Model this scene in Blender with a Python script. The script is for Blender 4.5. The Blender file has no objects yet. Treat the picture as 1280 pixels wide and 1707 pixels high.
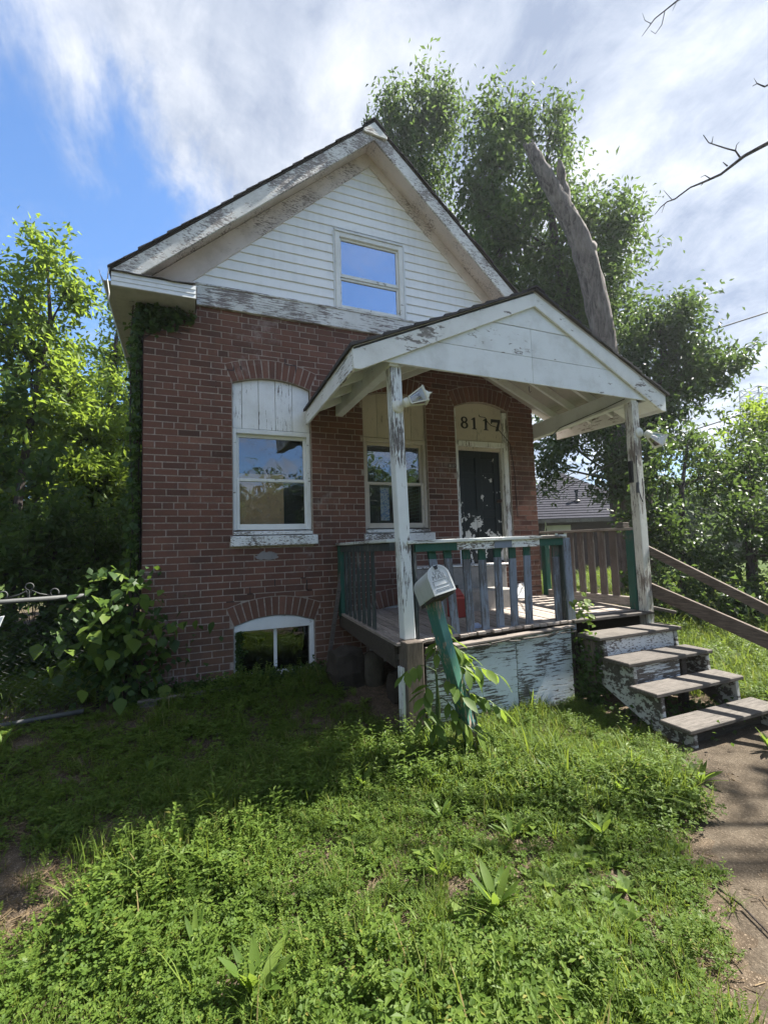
import bpy, math, random
import numpy as np
from mathutils import Vector, Matrix, Euler
R = math.radians
rnd = random.Random(8)
nrg = np.random.default_rng(5)
scene = bpy.context.scene
COL = scene.collection

# ------------------------------------------------------------------ camera
cd = bpy.data.cameras.new('camera')
cam = bpy.data.objects.new('camera', cd)
COL.objects.link(cam)
cd.sensor_fit = 'VERTICAL'
cd.sensor_height = 24.0
cd.lens = 780.1 / 1707 * 24.0
cd.clip_start = 0.05
cd.clip_end = 2000
CAM = Vector((0.3761, -5.1470, 1.3194))
_f = Vector((0.39295107, 0.91619302, 0.07861181))
_r = Vector((0.91955872, -0.39161479, -0.03239779))
_u = Vector((-0.00110292, -0.08501892, 0.99637873))
cam.matrix_world = Matrix(((_r.x, _u.x, -_f.x, CAM.x), (_r.y, _u.y, -_f.y, CAM.y), (_r.z, _u.z, -_f.z, CAM.z), (0, 0, 0, 1)))
scene.camera = cam

# ------------------------------------------------------------------ exposure, sun, sky
vs = scene.view_settings
vs.view_transform = 'Standard'; vs.look = 'None'; vs.gamma = 1.0; vs.use_curve_mapping = False
vs.exposure = 2.0
HAZE = 0.0009                            # density of the added haze box at the end
SUN_EL, SUN_TILT = R(50), R(3.0)          # the sun stands to the right, a touch in front of the wall
sd = Vector((math.cos(SUN_EL) * math.cos(SUN_TILT), -math.cos(SUN_EL) * math.sin(SUN_TILT), math.sin(SUN_EL)))
sl = bpy.data.lights.new('sun', 'SUN')
sl.energy = 4.6; sl.angle = R(0.5); sl.color = (1.0, 0.95, 0.86)
sun = bpy.data.objects.new('sun', sl)
COL.objects.link(sun)
sun.rotation_euler = (-sd).to_track_quat('-Z', 'Y').to_euler()
sun.location = sd * 60


class Graph:
    def __init__(self, tree):
        self.t = tree; self.n = tree.nodes; self.l = tree.links
        self.n.clear()
    def __call__(self, typ, props=None, out=None, **kw):
        n = self.n.new('ShaderNode' + typ)
        for k, v in (props or {}).items(): setattr(n, k, v)
        for k, v in kw.items():
            key = k.replace('_', ' ')
            s = None
            if k[0] == 'i' and k[1:].isdigit(): s = n.inputs[int(k[1:])]
            else: s = n.inputs[key]
            if isinstance(v, bpy.types.NodeSocket): self.l.new(v, s)
            else: s.default_value = v
        if out is None: return n
        return n.outputs[out]
    def math(self, op, a, b=0.0, clamp=False):
        n = self.n.new('ShaderNodeMath'); n.operation = op; n.use_clamp = clamp
        for i, v in ((0, a), (1, b)):
            if isinstance(v, bpy.types.NodeSocket): self.l.new(v, n.inputs[i])
            else: n.inputs[i].default_value = v
        return n.outputs[0]
    def vmath(self, op, a, b=None):
        n = self.n.new('ShaderNodeVectorMath'); n.operation = op
        for i, v in ((0, a), (1, b)):
            if v is None: continue
            if isinstance(v, bpy.types.NodeSocket): self.l.new(v, n.inputs[i])
            else: n.inputs[i].default_value = v
        return n
    def step(self, v, lo, hi):
        n = self.n.new('ShaderNodeMapRange'); n.interpolation_type = 'SMOOTHSTEP'
        self.l.new(v, n.inputs[0]); n.inputs[1].default_value = lo; n.inputs[2].default_value = hi
        return n.outputs[0]
    def mix(self, f, a, b, mode='MIX'):
        n = self.n.new('ShaderNodeMix'); n.data_type = 'RGBA'; n.blend_type = mode
        for s, v in ((n.inputs[0], f), (n.inputs[6], a), (n.inputs[7], b)):
            if isinstance(v, bpy.types.NodeSocket): self.l.new(v, s)
            elif isinstance(v, (int, float)): s.default_value = v
            else: s.default_value = (*v[:3], 1)
        return n.outputs[2]
    def ramp(self, v, stops, interp='LINEAR'):
        n = self.n.new('ShaderNodeValToRGB'); n.color_ramp.interpolation = interp
        el = n.color_ramp.elements
        while len(el) < len(stops): el.new(0.5)
        for e, (p, c) in zip(el, stops): e.position = p; e.color = (*c[:3], 1)
        self.l.new(v, n.inputs[0])
        return n.outputs[0]
    def noise(self, vec, scale, detail=6, rough=0.6, dist=0.0, out=0):
        n = self.n.new('ShaderNodeTexNoise'); n.inputs['Scale'].default_value = scale
        n.inputs['Detail'].default_value = detail; n.inputs['Roughness'].default_value = rough
        n.inputs['Distortion'].default_value = dist
        if vec is not None: self.l.new(vec, n.inputs['Vector'])
        return n.outputs[out]
    def scale(self, vec, s, rot=(0, 0, 0), loc=(0, 0, 0)):
        n = self.n.new('ShaderNodeMapping'); n.inputs['Scale'].default_value = s
        n.inputs['Rotation'].default_value = rot; n.inputs['Location'].default_value = loc
        self.l.new(vec, n.inputs['Vector'])
        return n.outputs[0]


world = bpy.data.worlds.new('World'); scene.world = world; world.use_nodes = True
g = Graph(world.node_tree)
sky = g('TexSky', {'sky_type': 'NISHITA', 'sun_disc': False, 'sun_elevation': SUN_EL,
                   'sun_rotation': math.atan2(sd.x, sd.y), 'altitude': 100, 'air_density': 1.0, 'dust_density': 0.6, 'ozone_density': 1.6})
dirn = g('TexCoord').outputs['Generated']
sep = g('SeparateXYZ', Vector=dirn)
den = g.math('ADD', g.math('MAXIMUM', sep.outputs[2], 0.0), 0.22)
flat = g('CombineXYZ', X=g.math('DIVIDE', sep.outputs[0], den), Y=g.math('DIVIDE', sep.outputs[1], den)).outputs[0]
warp = g.noise(flat, 1.1, 3, 0.5, out=1)
flatw = g.vmath('ADD', flat, g.vmath('SCALE', g.vmath('SUBTRACT', warp, (0.5, 0.5, 0.5)).outputs[0]).outputs[0]).outputs[0]
for n in g.n:
    if n.type == 'VECT_MATH' and n.operation == 'SCALE': n.inputs['Scale'].default_value = 0.28
streak = g.noise(g.scale(flatw, (1.9, 1.0, 1), (0, 0, R(30))), 1.7, 13, 0.64, 0.35)
puff = g.noise(flatw, 1.2, 12, 0.66, 0.3)
hole = g.math('ADD', g.math('MULTIPLY', sep.outputs[0], -0.64), g.math('MULTIPLY', sep.outputs[1], 0.77))
hole2 = g.math('ADD', g.math('ADD', g.math('MULTIPLY', sep.outputs[0], 0.24), g.math('MULTIPLY', sep.outputs[1], -0.82)), g.math('MULTIPLY', sep.outputs[2], 0.52))
hole = g.math('MAXIMUM', hole, g.math('SUBTRACT', hole2, 0.275))
cover = g.math('SUBTRACT', 0.665, hole)
cover = g.math('ADD', cover, g.math('MULTIPLY', g.math('SUBTRACT', streak, 0.5), 0.55))
cover = g.math('ADD', cover, g.math('MULTIPLY', g.math('SUBTRACT', puff, 0.5), 0.30))
bank = g.step(cover, -0.05, 0.11)
broken = g.step(g.noise(g.scale(flatw, (1, 1, 1), (0, 0, 0.6), (3.3, 1.7, 0)), 0.55, 6, 0.6), 0.34, 0.47)
bank = g.math('MULTIPLY', bank, g.math('ADD', g.math('MULTIPLY', broken, 0.72), 0.28))
wisp = g.math('MULTIPLY', g.step(puff, 0.50, 0.74), 0.6)
mask = g.math('MAXIMUM', bank, wisp)
mask = g.math('MULTIPLY', mask, 0.93)
mott = g.noise(flatw, 5.0, 8, 0.62, 0.3)
shade = g.math('ADD', g.math('MULTIPLY', streak, 0.50), g.math('MULTIPLY', puff, 0.45))
shade = g.math('ADD', shade, g.math('MULTIPLY', mott, 0.42))
cloud = g.ramp(shade, [(0.57, (1.5, 1.75, 2.3)), (0.67, (2.45, 2.68, 3.1)), (0.80, (3.9, 4.0, 4.2))])
tint = g.mix(1.0, sky.outputs[0], (0.68, 0.88, 1.08), 'MULTIPLY')
col = g.mix(mask, tint, cloud)
bg = g('Background', Color=col, Strength=0.070)
g.l.new(bg.outputs[0], g('OutputWorld').inputs[0])

# ------------------------------------------------------------------ materials
def material(name):
    m = bpy.data.materials.new(name); m.use_nodes = True
    return m, Graph(m.node_tree)

def finish(g, base, rough=0.8, normal=None, spec=0.3, **kw):
    p = g('BsdfPrincipled')
    for s, v in ((p.inputs['Base Color'], base), (p.inputs['Roughness'], rough)):
        if isinstance(v, bpy.types.NodeSocket): g.l.new(v, s)
        else: s.default_value = (*v[:3], 1) if not isinstance(v, (int, float)) else v
    p.inputs['Specular IOR Level'].default_value = spec
    if normal is not None: g.l.new(normal, p.inputs['Normal'])
    for k, v in kw.items(): p.inputs[k.replace('_', ' ')].default_value = v
    g.l.new(p.outputs[0], g('OutputMaterial').inputs[0])
    return p

def bump(g, h, dist=0.003, strength=0.6):
    return g('Bump', Height=h, Distance=dist, Strength=strength).outputs[0]

def tone(g): return g('Attribute', {'attribute_name': 'tone'}).outputs['Fac']

def wood_coords(g, axis):
    """object coordinates with the grain along an axis; every object samples its own stretch of the pattern"""
    o = g('TexCoord').outputs['Object']
    off = g.math('ADD', g.math('MULTIPLY', g('ObjectInfo').outputs['Random'], 37.0), g.math('MULTIPLY', tone(g), 11.0))
    v = g.vmath('ADD', o, g('CombineXYZ', X=off, Y=off, Z=off).outputs[0]).outputs[0]
    s = {'x': (1.2, 14, 14), 'y': (14, 1.2, 14), 'z': (14, 14, 1.2), 'n': (5, 5, 5), 'd': (5, 9, 16), 'e': (1.6, 3.2, 4.5)}[axis]
    return o, v, g.scale(v, s)

def peel(name, paint=(0.72, 0.74, 0.73), wood=(0.19, 0.165, 0.145), amount=0.5, axis='x', dirt=0.35, sharp=0.025, paint2=None):
    """old paint flaking off along the grain"""
    m, g = material(name)
    o, v, s = wood_coords(g, axis)
    grain = g.noise(s, 5.0, 8, 0.68, 0.25)
    big = g.noise(v, 1.9, 4, 0.55)
    fine = g.noise(v, 42, 4, 0.6)
    t = g.math('ADD', g.math('MULTIPLY', grain, 0.75), g.math('MULTIPLY', big, 0.55))
    t = g.math('ADD', t, g.math('MULTIPLY', fine, 0.10))
    lo = 0.505 + 0.36 * amount
    mask = g.step(t, lo - sharp, lo + sharp)                       # 1 = paint is on
    woodc = g.ramp(g.noise(s, 9.0, 6, 0.7), [(0.3, [c * 0.45 for c in wood]), (0.55, wood), (0.8, [c * 1.7 for c in wood])])
    pc = g.mix(g.math('MULTIPLY', g.step(g.noise(v, 3.0, 7, 0.66), 0.42, 0.78), dirt), paint, [c * 0.48 * k for c, k in zip(paint, (1.0, 0.95, 0.86))])
    if paint2 is not None:
        pc = g.mix(g.step(g.noise(v, 2.6, 6, 0.6), 0.50, 0.55), pc, paint2)
    base = g.mix(mask, woodc, pc)
    h = g.math('ADD', g.math('MULTIPLY', mask, 0.6), g.math('MULTIPLY', grain, 0.8))
    finish(g, base, 0.62, bump(g, h, 0.0025, 0.7), 0.35)
    return m

def bare_wood(name, c=(0.2, 0.17, 0.145), axis='x', var=0.5):
    m, g = material(name)
    o, v, s = wood_coords(g, axis)
    grain = g.noise(s, 6.0, 9, 0.7, 0.5)
    base = g.ramp(grain, [(0.28, [k * 0.35 for k in c]), (0.5, c), (0.74, [k * 1.6 for k in c])])
    base = g.mix(g.math('MULTIPLY', tone(g), var), base, g.mix(1.0, base, (0.5, 0.5, 0.52), 'MULTIPLY'))
    blot = g.step(g.noise(v, 4, 6, 0.65), 0.5, 0.72)
    base = g.mix(g.math('MULTIPLY', blot, 0.45), base, [k * 0.4 for k in c])
    finish(g, base, 0.85, bump(g, grain, 0.004, 0.8), 0.2)
    return m

def plain(name, c, rough=0.5, metallic=0.0, var=0.25, spec=0.4):
    m, g = material(name)
    o = g('TexCoord').outputs['Object']
    n = g.noise(o, 9, 6, 0.65)
    base = g.mix(g.math('MULTIPLY', g.step(n, 0.4, 0.75), var), c, [k * 0.45 for k in c])
    finish(g, base, rough, bump(g, n, 0.002, 0.25), spec, Metallic=metallic)
    return m

M = {}
def mat_brick():
    m, g = material('brick')
    o = g('TexCoord').outputs['Object']
    t = tone(g)
    base = g.ramp(t, [(0.0, (0.080, 0.045, 0.035)), (0.3, (0.128, 0.063, 0.047)), (0.62, (0.170, 0.081, 0.059)), (1.0, (0.235, 0.118, 0.084))])
    sz = g('SeparateXYZ', Vector=o).outputs[2]
    low = g.step(g.math('SUBTRACT', 1.0, sz), -0.2, 1.0)
    base = g.mix(g.math('MULTIPLY', low, 0.55), base, (0.19, 0.115, 0.072))
    run = g.step(g.noise(g.scale(o, (3.0, 3.0, 0.35)), 1.6, 6, 0.65), 0.50, 0.70)
    base = g.mix(g.math('MULTIPLY', run, 0.40), base, (0.075, 0.052, 0.046))
    grime = g.step(g.noise(o, 5, 8, 0.7), 0.42, 0.72)
    base = g.mix(g.math('MULTIPLY', grime, 0.5), base, (0.085, 0.055, 0.048))
    pale = g.step(g.math('ADD', g.math('MULTIPLY', g.noise(o, 1.1, 3, 0.5), 0.55), g.math('MULTIPLY', g.noise(o, 11, 7, 0.75), 0.5)), 0.575, 0.70)
    base = g.mix(g.math('MULTIPLY', pale, 0.62), base, (0.33, 0.27, 0.25))
    fine = g.noise(o, 60, 6, 0.7)
    finish(g, base, 0.9, bump(g, fine, 0.004, 0.8), 0.15)
    return m
M['brick'] = mat_brick()

def mat_mortar():
    m, g = material('mortar')
    o = g('TexCoord').outputs['Object']
    n = g.noise(o, 30, 7, 0.7)
    base = g.ramp(n, [(0.3, (0.23, 0.19, 0.16)), (0.7, (0.49, 0.42, 0.36))])
    finish(g, base, 0.95, bump(g, n, 0.004, 0.8), 0.1)
    return m
M['mortar'] = mat_mortar()

def mat_sidebrick():
    m, g = material('side_brick')
    o = g('TexCoord').outputs['Object']
    sp = g('SeparateXYZ', Vector=o)
    v = g('CombineXYZ', X=sp.outputs[1], Y=sp.outputs[2]).outputs[0]
    b = g('TexBrick', Vector=v, Color1=(0.16, 0.06, 0.045, 1), Color2=(0.1, 0.04, 0.03, 1), Mortar=(0.25, 0.21, 0.19, 1), Scale=1.0,
          Mortar_Size=0.006, Brick_Width=0.2135, Row_Height=0.0687)
    finish(g, b.outputs[0], 0.9, bump(g, b.outputs[1], -0.006, 0.6), 0.15)
    return m
M['side_brick'] = mat_sidebrick()

WHITE = (0.76, 0.78, 0.775)
M['peel_x'] = peel('peeling_white_x', WHITE, amount=0.42, axis='d')
M['rake'] = peel('peeling_rake_board', (0.72, 0.72, 0.70), (0.27, 0.24, 0.225), amount=0.45, axis='d', dirt=0.5, sharp=0.05)
M['soffit'] = peel('pink_grey_soffit', (0.66, 0.60, 0.57), (0.26, 0.22, 0.2), amount=0.30, axis='d', dirt=0.5, sharp=0.05)
M['frieze'] = peel('frieze_board', (0.68, 0.69, 0.67), (0.24, 0.21, 0.195), amount=0.50, axis='x', dirt=0.5)
M['peel_z'] = peel('peeling_white_z', WHITE, amount=0.36, axis='z')
M['post'] = peel('post_paint', (0.70, 0.74, 0.74), (0.16, 0.145, 0.135), amount=0.36, axis='z', dirt=0.3)
M['post_worn'] = peel('worn_post_paint', (0.64, 0.64, 0.58), (0.22, 0.19, 0.165), amount=0.40, axis='z', dirt=0.45)
M['peel_y'] = peel('peeling_white_y', WHITE, amount=0.28, axis='y', dirt=0.3)
M['porch_white'] = peel('porch_white', (0.74, 0.78, 0.795), (0.3, 0.29, 0.28), amount=0.10, axis='e', dirt=0.5)
M['porch_trim'] = peel('porch_trim', (0.75, 0.77, 0.76), (0.24, 0.22, 0.2), amount=0.26, axis='e', dirt=0.4)
M['trim'] = peel('window_trim', (0.76, 0.78, 0.77), (0.2, 0.18, 0.16), amount=0.16, axis='e', dirt=0.35)
M['board'] = peel('transom_paint', WHITE, (0.2, 0.17, 0.15), amount=0.22, axis='z', dirt=0.4)
M['beige'] = peel('beige_trim', (0.55, 0.50, 0.43), (0.3, 0.27, 0.23), amount=0.18, axis='z', dirt=0.4)
M['skirt'] = peel('skirt_paint', (0.60, 0.66, 0.69), (0.12, 0.11, 0.10), amount=0.48, axis='x', dirt=0.35, sharp=0.015)
M['step_paint'] = peel('step_paint', (0.50, 0.52, 0.50), (0.10, 0.09, 0.08), amount=0.58, axis='e', dirt=0.6)
M['slat'] = peel('slat_paint', (0.20, 0.235, 0.30), (0.11, 0.11, 0.12), amount=0.46, axis='z', dirt=0.5, sharp=0.05)
M['slat_dark'] = peel('dark_slat_paint', (0.045, 0.06, 0.06), (0.17, 0.17, 0.165), amount=0.36, axis='z', dirt=0.6)
M['slat_brown'] = peel('brown_slat_paint', (0.13, 0.105, 0.095), (0.2, 0.17, 0.15), amount=0.4, axis='z', dirt=0.6)
M['green'] = peel('green_paint', (0.018, 0.085, 0.062), (0.12, 0.1, 0.085), amount=0.30, axis='z', dirt=0.5)
M['mailgreen'] = peel('mail_post_paint', (0.045, 0.14, 0.098), (0.30, 0.23, 0.18), amount=0.50, axis='z', dirt=0.6, paint2=(0.042, 0.14, 0.13))
M['railcap'] = peel('rail_cap', (0.60, 0.64, 0.62), (0.16, 0.14, 0.12), amount=0.48, axis='x', dirt=0.4)
M['wood_x'] = bare_wood('weathered_wood_x', (0.225, 0.195, 0.17), 'x')
M['wood_y'] = bare_wood('weathered_wood_y', (0.34, 0.295, 0.26), 'y')
M['wood_z'] = bare_wood('weathered_wood_z', (0.15, 0.125, 0.105), 'z')
M['tread'] = bare_wood('tread_wood', (0.125, 0.112, 0.10), 'x')
M['deck_under'] = peel('roof_underside', (0.46, 0.445, 0.42), (0.25, 0.22, 0.2), amount=0.15, axis='y', dirt=0.5)
M['handrail'] = bare_wood('handrail_wood', (0.15, 0.12, 0.10), 'y', 0.4)
M['darkwood'] = bare_wood('rotten_wood', (0.07, 0.06, 0.05), 'x')

def mat_siding():
    m, g = material('siding')
    o = g('TexCoord').outputs['Object']
    n = g.noise(g.scale(o, (0.8, 3, 3)), 3, 6, 0.6)
    base = g.mix(g.math('MULTIPLY', g.step(g.math('ADD', g.math('MULTIPLY', n, .5), g.math('MULTIPLY', g.noise(g.scale(o, (7, 3, .5)), 2, 6, .65), .5)), 0.44, 0.70), 0.42), (0.83, 0.845, 0.845), (0.58, 0.59, 0.58))
    finish(g, base, 0.42, bump(g, n, 0.002, 0.2), 0.4)
    return m
M['siding'] = mat_siding()
M['aluminium'] = plain('aluminium_trim', (0.70, 0.73, 0.74), 0.4, 0.0, 0.3)
M['gutter'] = plain('gutter_metal', (0.40, 0.42, 0.41), 0.5, 0.0, 0.5)

def mat_shingle():
    m, g = material('shingle')
    o = g('TexCoord').outputs['Object']
    n = g.noise(o, 90, 4, 0.7); b = g.noise(o, 3, 5, 0.6)
    base = g.ramp(n, [(0.3, (0.022, 0.022, 0.026)), (0.7, (0.085, 0.082, 0.085))])
    base = g.mix(g.math('MULTIPLY', g.math('ADD', tone(g), b), 0.3), base, (0.14, 0.13, 0.13))
    finish(g, base, 0.95, bump(g, n, 0.004, 0.8), 0.1)
    return m
M['shingle'] = mat_shingle()

def mat_glass(name, mn, body=0.35):
    m, g = material(name)
    lw = g('LayerWeight', Blend=0.35)
    f = g.math('ADD', g.math('MULTIPLY', lw.outputs['Fresnel'], 0.9), mn, True)
    o = g('TexCoord').outputs['Object']
    wob = bump(g, g.noise(o, 3.0, 2, 0.5), 0.014, 0.22)
    gl = g('BsdfGlossy', Color=(0.86, 0.9, 1.0, 1), Roughness=0.012, Normal=wob)
    tr = g('BsdfTransparent', Color=(body, body * 1.02, body * 1.02, 1))
    dust = g('BsdfDiffuse', Color=(0.3, 0.3, 0.28, 1))
    dn = g.math('MULTIPLY', g.step(g.noise(o, 16, 8, 0.75), 0.52, 0.74), 0.26)
    mx = g('MixShader', i0=f, i1=tr.outputs[0], i2=gl.outputs[0])
    mx2 = g('MixShader', i0=dn, i1=mx.outputs[0], i2=dust.outputs[0])
    g.l.new(mx2.outputs[0], g('OutputMaterial').inputs[0])
    return m
M['glass'] = mat_glass('window_glass', 0.055, 0.95)
M['glass_sky'] = mat_glass('attic_glass', 0.42, 0.3)
M['glass_dark'] = mat_glass('basement_glass', 0.06, 0.35)
M['lamp_glass'] = mat_glass('lantern_glass', 0.10, 0.8)
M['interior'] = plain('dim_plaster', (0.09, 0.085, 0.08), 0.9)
M['plywood'] = plain('plywood', (0.72, 0.46, 0.24), 0.7, 0, 0.45)

def mat_door():
    m, g = material('door_paint')
    o = g('TexCoord').outputs['Object']
    sz = g('SeparateXYZ', Vector=o).outputs[2]
    n = g.math('ADD', g.math('MULTIPLY', g.noise(o, 6.5, 5, 0.6, 0.3), 0.8), g.math('MULTIPLY', g.noise(o, 24, 4, 0.6), 0.25))
    # flakes are thick near the bottom of the door and sparse above (the paint fails where rain splashes)
    k = g.math('MULTIPLY', g.step(g.math('MULTIPLY', sz, -1.0), -1.95, -1.50), 0.11)
    fl = g.step(g.math('ADD', n, k), 0.655, 0.665)
    base = g.mix(fl, (0.013, 0.017, 0.018), (0.62, 0.62, 0.59))
    finish(g, base, 0.45, bump(g, g.math('MULTIPLY', fl, -1.0), 0.002, 0.5), 0.4)
    return m
M['door'] = mat_door()
M['numeral'] = plain('numeral_paint', (0.012, 0.012, 0.016), 0.5)
M['lump'] = plain('lump_concrete', (0.085, 0.08, 0.066), 0.95, 0, 0.7, 0.1)  # dark concrete tone with random darker blotches
M['concrete'] = plain('concrete', (0.30, 0.29, 0.27), 0.9, 0, 0.6, 0.1)
M['stone'] = plain('rough_stone', (0.05, 0.043, 0.036), 0.95, 0, 0.7, 0.1)
M['red'] = plain('red_plastic', (0.32, 0.045, 0.035), 0.5)
M['bluewhite'] = plain('pale_blue_plastic', (0.45, 0.55, 0.8), 0.4)
M['mailbox'] = plain('mailbox_paint', (0.56, 0.585, 0.575), 0.38, 0.0, 0.25, 0.5)
M['black'] = plain('black_metal', (0.012, 0.012, 0.013), 0.5)
M['rust'] = plain('rusty_metal', (0.075, 0.05, 0.045), 0.8)
M['galv'] = plain('galvanised_metal', (0.085, 0.088, 0.088), 0.65, 0.2, 0.6)
M['lamp'] = plain('lantern_paint', (0.66, 0.67, 0.60), 0.45)
M['cable'] = plain('cable_black', (0.02, 0.02, 0.022), 0.6)
M['cable_pale'] = plain('cable_pale', (0.5, 0.5, 0.46), 0.6)
M['steel'] = plain('tower_steel', (0.28, 0.3, 0.33), 0.6, 0.3)
M['paper'] = None

def mat_paper():
    m, g = material('printed_paper')
    o = g('TexCoord').outputs['Object']
    n = g.noise(o, 26, 3, 0.5, 1.2)
    base = g.ramp(n, [(0.0, (0.62, 0.62, 0.6)), (0.52, (0.62, 0.62, 0.6)), (0.55, (0.06, 0.16, 0.42)), (0.6, (0.3, 0.42, 0.6)), (0.66, (0.62, 0.62, 0.6))])
    finish(g, base, 0.7)
    return m
M['paper'] = mat_paper()

def mat_bark(name, c, sc=1.0):
    m, g = material(name)
    o = g('TexCoord').outputs['Object']
    n = g.noise(g.scale(o, (9 * sc, 9 * sc, 1.6 * sc)), 3, 9, 0.7, 0.6)
    base = g.ramp(n, [(0.34, [k * 0.25 for k in c]), (0.5, c), (0.68, [k * 1.7 for k in c])])
    blot = g.step(g.noise(o, 1.4, 5, 0.6), 0.45, 0.65)
    base = g.mix(g.math('MULTIPLY', blot, 0.4), base, [k * 1.8 for k in c])
    finish(g, base, 0.9, bump(g, n, 0.03, 0.9), 0.15)
    return m
M['bark'] = mat_bark('grey_bark', (0.13, 0.115, 0.108), 0.55)
M['bark_dark'] = mat_bark('dark_bark', (0.055, 0.046, 0.042), 2.0)
M['stem'] = plain('green_stem', (0.07, 0.11, 0.035), 0.6)

def mat_leaf(name, stops, trans=0.42, tcol=(0.20, 0.33, 0.04), rough=0.5, spec=0.22):
    m, g = material(name)
    t = tone(g)
    base = g.ramp(t, stops)
    tr = g.mix(0.55, base, tcol)
    p = g('BsdfPrincipled', Base_Color=base, Roughness=rough)
    p.inputs['Specular IOR Level'].default_value = spec
    tl = g('BsdfTranslucent', Color=tr)
    mx = g('MixShader', i0=trans, i1=p.outputs[0], i2=tl.outputs[0])
    g.l.new(mx.outputs[0], g('OutputMaterial').inputs[0])
    return m
M['leaf_light'] = mat_leaf('light_leaves', [(0, (0.055, 0.10, 0.018)), (0.5, (0.095, 0.155, 0.026)), (1, (0.15, 0.21, 0.04))], 0.52, (0.42, 0.56, 0.06))
M['leaf_mid'] = mat_leaf('mid_leaves', [(0, (0.030, 0.060, 0.018)), (0.5, (0.050, 0.092, 0.025)), (1, (0.085, 0.132, 0.034))], 0.42, (0.20, 0.30, 0.065), 0.6, 0.2)
M['leaf_dark'] = mat_leaf('dark_leaves', [(0, (0.020, 0.042, 0.014)), (0.5, (0.034, 0.066, 0.02)), (1, (0.066, 0.112, 0.03))], 0.36, (0.18, 0.28, 0.05), 0.45, 0.35)
M['leaf_vine'] = mat_leaf('vine_leaves', [(0, (0.026, 0.055, 0.018)), (0.5, (0.045, 0.085, 0.024)), (1, (0.095, 0.15, 0.035))], 0.35)
M['leaf_weed'] = mat_leaf('weed_leaves', [(0, (0.052, 0.098, 0.018)), (0.5, (0.084, 0.142, 0.024)), (1, (0.13, 0.19, 0.034))], 0.46, (0.3, 0.42, 0.05))
M['clover'] = mat_leaf('clover_leaves', [(0, (0.050, 0.092, 0.016)), (0.5, (0.086, 0.142, 0.022)), (0.9, (0.135, 0.190, 0.032)), (1, (0.22, 0.20, 0.05))], 0.42, (0.30, 0.40, 0.045), 0.6, 0.18)
M['blade'] = mat_leaf('grass_blades', [(0, (0.056, 0.096, 0.015)), (0.55, (0.096, 0.150, 0.023)), (0.88, (0.14, 0.195, 0.034)), (1, (0.28, 0.225, 0.10))], 0.42, (0.32, 0.41, 0.05), 0.6, 0.2)
M['straw'] = mat_leaf('dead_straw', [(0, (0.09, 0.065, 0.04)), (1, (0.22, 0.165, 0.1))], 0.1, (0.2, 0.15, 0.07), 0.9, 0.05)

def mat_ground():
    m, g = material('ground_soil')
    o = g('TexCoord').outputs['Object']
    n = g.noise(o, 14, 9, 0.7); s = g.noise(o, 120, 3, 0.6); b = g.noise(o, 0.7, 4, 0.6)
    base = g.ramp(n, [(0.3, (0.045, 0.034, 0.024)), (0.55, (0.095, 0.072, 0.05)), (0.75, (0.17, 0.135, 0.10))])
    base = g.mix(g.step(s, 0.58, 0.66), base, (0.24, 0.19, 0.14))
    d = g.vmath('LENGTH', o).outputs['Value']
    base = g.mix(g.step(d, 9.0, 16.0), base, g.ramp(b, [(0.3, (0.035, 0.06, 0.016)), (0.7, (0.07, 0.10, 0.028))]))
    finish(g, base, 0.95, bump(g, g.math('ADD', n, g.math('MULTIPLY', s, 0.4)), 0.02, 0.8), 0.1)
    return m
M['ground'] = mat_ground()

def mat_path():
    m, g = material('packed_dirt')
    o = g('TexCoord').outputs['Object']
    n = g.noise(o, 5, 9, 0.7); s = g.noise(o, 95, 4, 0.7); v = g('TexVoronoi', Vector=o, Scale=70.0)
    base = g.ramp(n, [(0.3, (0.040, 0.032, 0.023)), (0.5, (0.074, 0.059, 0.043)), (0.72, (0.125, 0.103, 0.077))])
    base = g.mix(g.math('MULTIPLY', g.step(s, 0.55, 0.68), 0.6), base, (0.22, 0.175, 0.13))
    base = g.mix(g.math('MULTIPLY', g.step(s, 0.47, 0.36), 0.5), base, (0.04, 0.028, 0.02))
    h = g.math('ADD', g.math('ADD', n, g.math('MULTIPLY', s, 0.35)), g.math('MULTIPLY', v.outputs[0], -0.2))
    finish(g, base, 0.95, bump(g, h, 0.016, 0.9), 0.1)
    return m
M['path'] = mat_path()

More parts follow.
